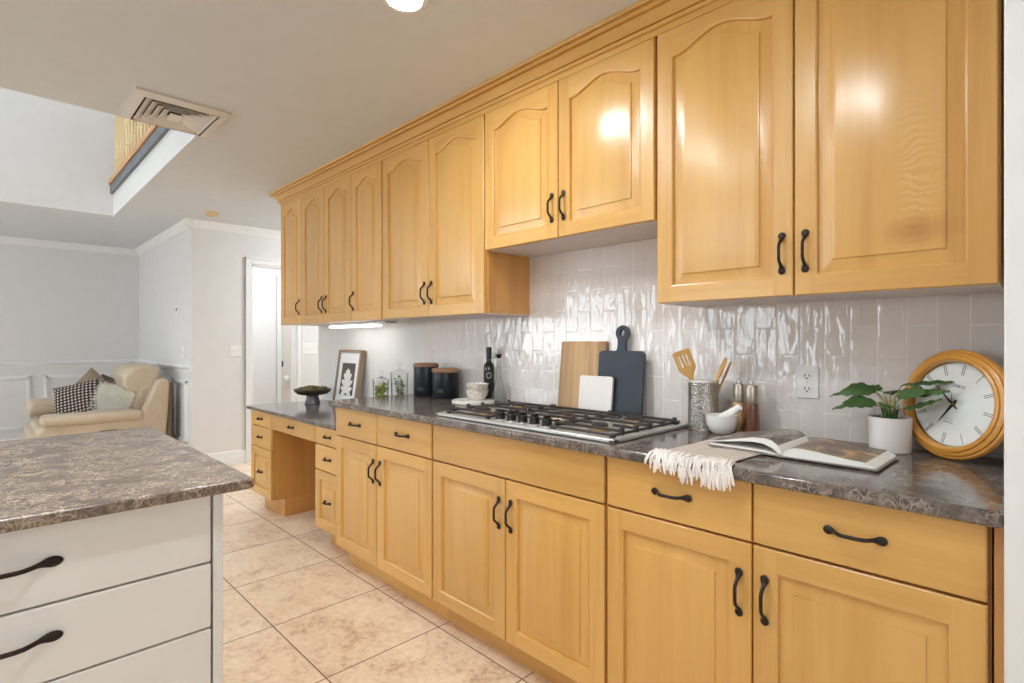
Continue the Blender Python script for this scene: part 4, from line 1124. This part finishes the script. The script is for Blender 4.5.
# footed bowl of dried pods
ux, uy = -4.015, .415
fb = thing('footed_bowl', 'wide dark green footed bowl of dried pods at the left end of the desk', 'bowl', (ux, uy, ZD))
obj('foot', MB().lathe([(0, 0), (.056, 0), (.058, .004), (.050, .03), (.044, .052), (.046, .064), (0, .064)], (ux, uy, ZD), 36), 'bowl_foot', fb)
obj('bowl', MB().lathe([(0, .0645), (.05, .0645), (.108, .076), (.130, .094), (.136, .108), (.136, .114), (.130, .114), (.120, .102), (.09, .092), (0, .088)], (ux, uy, ZD), 44), 'bowl_green', fb)
random.seed(11)
pod = []
for i in range(58):
    a = random.uniform(0, 2 * PI); rr = .113 * math.sqrt(random.uniform(0, 1)) ; zz = ZD + .112 + (.113 - rr) * .16 + random.uniform(-.003, .004)
    s_ = random.uniform(.009, .015)
    if i == 0:
        o0 = obj('dried_pod', MB().lathe([(0, -1), (.45, -.8), (.85, -.3), (.95, .15), (.6, .7), (.2, 1.0), (0, 1.05)], (0, 0, 0), 9), 'pods', smooth=80); o = o0
    else: o = o0.copy(); COL.objects.link(o)
    o.location = (ux + rr * math.cos(a), uy + rr * math.sin(a), zz); o.scale = (s_, s_ * .9, s_ * 1.25)
    o.rotation_euler = (random.uniform(0, 3), random.uniform(0, 3), random.uniform(0, 3))
    tag(o, 'dried greenish pod heaped in the dark footed bowl on the desk', 'dried pod', 'dried pods heaped in the footed bowl')
# framed botanical print (local: width x, height z, face -y, base at origin)
FW, FH, FT = .345, .415, .040
fp = thing('framed_print', 'wood-framed botanical print of a white plant leaning on the wall behind the desk', 'picture frame', (-3.735, .520, ZD + .003), rot=(-math.radians(8), 0, 0))
fm = MB(); bwid = .020
fm.box(-FW / 2, FW / 2, 0, FT, 0, bwid); fm.box(-FW / 2, FW / 2, 0, FT, FH - bwid, FH); fm.box(-FW / 2, -FW / 2 + bwid, 0, FT, bwid, FH - bwid); fm.box(FW / 2 - bwid, FW / 2, 0, FT, bwid, FH - bwid)
obj('frame', fm, 'frame_wood', fp, local=True, bevel=.001)
obj('mat_board', MB().box(-FW / 2 + bwid, FW / 2 - bwid, .010, .030, bwid, FH - bwid), 'mat_board', fp, local=True)
pr_ = obj('print', MB().box(-.100, .100, .0085, .0098, .075, .315), 'art_dark', fp, local=True)
lf = MB()
def petal(bx_, bz_, ang, L, W):
    W = W * 1.45
    n_ = 8; pts = []
    for i in range(n_ + 1):
        t = i / n_; pts.append((t * L, W * math.sin(PI * t) ** .8))
    for i in range(n_, -1, -1):
        t = i / n_; pts.append((t * L, -W * math.sin(PI * t) ** .8))
    c_, s_ = math.cos(ang), math.sin(ang)
    lf.add([(bx_ + a * c_ - b * s_, .0080 - .00001 * len(lf.v) * .1, bz_ + a * s_ + b * c_) for a, b in pts], [tuple(range(len(pts)))])
petal(0, .100, PI / 2, .180, .026)
for s_ in (-1, 1):
    for z_, a_, L_ in ((.115, .15, .088), (.14, .5, .098), (.17, .85, .092), (.20, 1.15, .070), (.105, -.35, .080)):
        petal(0, z_, PI / 2 - s_ * (PI / 2 - a_), L_, .013)
lf.add([(-.003, .0078, .085), (.003, .0078, .085), (.002, .0078, .2), (-.002, .0078, .2)], [(0, 1, 2, 3)])
obj('plant_drawing', lf, 'art_leaf', pr_, local=True, fix=False)
# apothecary jars
def jar(x, y, r, h, label):
    t = thing('glass_jar', label, 'jar', (x, y, ZD), 'lidded glass jars on the desk')
    obj('body', MB().lathe([(0, 0), (r * .8, 0), (r * .85, .004), (r * .80, h * .10), (r * .92, h * .35), (r, h), (r - .003, h), (r * .92 - .003, h * .35), (r * .80 - .003, h * .12), (0, h * .10)], (x, y, ZD), 32), 'glass', t)
    obj('lid', MB().lathe([(0, h + .001), (r + .004, h + .001), (r + .004, h + .006), (r * .6, h + .018), (.006, h + .030), (.005, h + .036), (.012, h + .046), (.014, h + .056), (.008, h + .066), (0, h + .070)], (x, y, ZD), 32), 'glass', t)
    return t
jar(-2.998, .40, .052, .228, 'shorter lidded glass jar with lime green moss at the right end of the desk')
jar(-2.965, .515, .058, .270, 'taller lidded glass jar with a leafy sprig at the right end of the desk')
random.seed(5)
ms = MB()
for i in range(60):
    a = random.uniform(0, 6.28); rr = .033 * math.sqrt(random.random()); z_ = ZD + random.uniform(.10, .212); q_ = random.uniform(.007, .012)
    ms.lathe([(0, -q_), (q_ * .7, -q_ * .7), (q_, 0), (q_ * .7, q_ * .7), (0, q_)], (-2.998 + rr * math.cos(a), .40 + rr * math.sin(a), z_), 7)
tag(obj('moss', ms, 'moss', smooth=80), 'lime green moss filling the shorter glass jar', 'moss', kind='stuff')
sg = thing('leafy_sprig', 'sage green leafy sprig standing in the taller glass jar', 'greenery', (-2.965, .515, ZD + .035))
stm = MB(); lvs = MB()
for k in range(16):
    a = random.uniform(0, 6.28); tl = random.uniform(.13, .215); sp_ = random.uniform(.010, .042)
    b = Vector((-2.965, .515, ZD + .034)); tip = b + Vector((sp_ * math.cos(a), sp_ * math.sin(a), tl))
    stm.tube([b, (b + tip) / 2 + Vector((.004, 0, 0)), tip], [.002, .0016, .001], 5)
    for j in range(9):
        f = .35 + .65 * j / 8; p = b.lerp(tip, f); az = random.uniform(0, 6.28); d = Vector((math.cos(az), math.sin(az), random.uniform(.1, .9))).normalized()
        s_ = d.cross(Vector((0, 0, 1))).normalized(); L_ = random.uniform(.018, .028)
        # keep inside the glass
        c_ = p + d * L_; h_ = Vector((c_.x + 2.965, c_.y - .515, 0))
        if h_.length > .046: d = (d - h_.normalized() * 1.2).normalized()
        lvs.add([p, p + d * L_ * .5 + s_ * .008, p + d * L_, p + d * L_ * .5 - s_ * .008], [(0, 1, 2, 3)])
obj('stems', stm, 'stem', sg)
obj('leaves', lvs, 'sprig', sg, fix=False)

# ------------------------------------------------------------------ leather armchair / loveseat in the living room
sf = thing('recliner_sofa', 'beige leather recliner sofa in the living room corner piled with cushions', 'sofa', (-6.8, -.55, 0))
NX, FX = -6.22, -7.42
def rbox(name, x0, x1, y0, y1, z0_, z1_, r_=.05, mat='leather', seg=4):
    return obj(name, MB().box(x0, x1, y0, y1, z0_, z1_), mat, sf, bevel=r_, seg=seg, smooth=60)
rbox('base', FX + .10, NX - .06, -1.02, -.12, .05, .34, .04)
rbox('seat_cushion', FX + .2, NX - .2, -1.06, -.30, .30, .47, .06)
rbox('footrest', FX + .2, NX - .2, -1.10, -1.02, .10, .42, .035)
for fx_ in (FX + .14, NX - .12):
    for fy_ in (-.98, -.16): obj('foot', MB().lathe([(0, 0), (.025, 0), (.03, .07), (0, .07)], (fx_, fy_, 0), 16), 'bronze', sf)
# near side: full panel, arm pad and tall wing
obj('side_panel', MB().prism([(-1.06, .06), (-.10, .06), (-.055, .84), (-.085, .875), (-.15, .86), (-.19, .80), (-.30, .50), (-.98, .50), (-1.06, .44)], 'x', NX - .16, NX), 'leather', sf, bevel=.03, seg=3, smooth=60)
obj('arm_pad', MB().box(NX - .22, NX + .03, -1.03, -.275, .485, .585), 'leather', sf, bevel=.045, seg=4, smooth=60)
obj('side_panel', MB().prism([(-1.06, .06), (-.10, .06), (-.055, .84), (-.085, .875), (-.15, .86), (-.19, .80), (-.30, .50), (-.98, .50), (-1.06, .44)], 'x', FX, FX + .16), 'leather', sf, bevel=.03, seg=3, smooth=60)
obj('arm_pad', MB().box(FX - .03, FX + .22, -1.08, -.275, .49, .655), 'leather', sf, bevel=.06, seg=4, smooth=60)
rbox('back_panel', FX + .02, NX - .02, -.085, -.028, .08, .84, .02, 'leather_back_shade')
bc = obj('back_cushion', MB().prism([(-.44, .40), (-.14, .40), (-.07, .82), (-.28, .82), (-.36, .62)], 'x', FX + .17, NX - .17), 'leather', sf, bevel=.05, seg=4, smooth=60)
obj('headrest', MB().prism([(-.40, .75), (-.30, .71), (-.13, .74), (-.075, .86), (-.11, .98), (-.22, 1.025), (-.35, .99), (-.42, .88)], 'x', FX + .22, NX - .18), 'leather', sf, bevel=.045, seg=4, smooth=60)
obj('recline_handle', MB().box(NX, NX + .014, -.62, -.48, .385, .415), 'bronze', sf, bevel=.005)

def cushion(name, label, loc, w_, h, t, mat, rot):
    c = MB(); n_ = 18
    def P(sgn):
        def fn(u, v_):
            a, b = 2 * u - 1, 2 * v_ - 1
            k = max(0, (1 - a ** 4)) ** .55 * max(0, (1 - b ** 4)) ** .55
            pin = 1 - .07 * (1 - (1 - a * a) * .9) * 0 - .06 * (1 - abs(a * b)) * (max(abs(a), abs(b)) ** 3)
            return (a * w_ / 2 * pin, sgn * t / 2 * k * (1 + .05 * math.sin(5 * a + 3 * b)), b * h / 2 * pin)
        return fn
    c.grid(P(-1), n_, n_); c.grid(P(1), n_, n_)
    o = obj(name, c, mat, smooth=0); bm = bmesh.new(); bm.from_mesh(o.data); bmesh.ops.remove_doubles(bm, verts=bm.verts, dist=1e-4); bmesh.ops.recalc_face_normals(bm, faces=bm.faces); bm.to_mesh(o.data); bm.free()
    o.data.polygons.foreach_set('use_smooth', [True] * len(o.data.polygons))
    o.location = loc; o.rotation_euler = rot
    return tag(o, label, 'cushion', 'cushions on the sofa')
cushion('throw_cushion', 'dark throw cushion with a pale diamond weave leaning on the sofa arm', (-6.60, -.735, .660), .40, .40, .15, 'diamond', (math.radians(-24), math.radians(-14), math.radians(62)))
fc = cushion('fur_cushion', 'fluffy white fur cushion in front on the sofa seat', (-6.47, -.490, .650), .33, .33, .12, 'fur', (math.radians(-26), math.radians(12), math.radians(60)))
cushion('throw_cushion', 'plain taupe cushion half hidden behind the diamond-woven one', (-6.93, -.60, .715), .38, .38, .13, 'taupe', (math.radians(-20), math.radians(38), math.radians(50)))
cushion('throw_cushion', 'dark slate cushion peeking out between white fur and headrest', (-6.88, -.46, .70), .34, .34, .12, 'slate', (math.radians(-22), math.radians(20), math.radians(50)))
random.seed(3)
hair = MB(); mesh = fc.data
for p in mesh.polygons:
    for k in range(9 if p.center.y < 0 else 3):
        c_ = Vector((0, 0, 0)); ws = [random.random() for _ in p.vertices]; sw = sum(ws)
        for wi, vi in zip(ws, p.vertices): c_ += mesh.vertices[vi].co * (wi / sw)
        d = (p.normal + Vector((random.uniform(-.7, .7), random.uniform(-.3, .3), random.uniform(-1.0, .35)))).normalized()
        s_ = d.cross(Vector((random.uniform(-1, 1), random.uniform(-1, 1), random.uniform(-1, 1)))).normalized() * .0026
        L_ = random.uniform(.030, .060)
        hair.add([c_ - s_, c_ + s_, c_ + d * L_ * .6 + s_ * .7 + Vector((0, 0, -.002)), c_ + d * L_ + Vector((0, 0, -.006))], [(0, 1, 2), (0, 2, 3)])
ho = obj('fur', hair, 'fur', fc, local=True, fix=False, smooth=0)
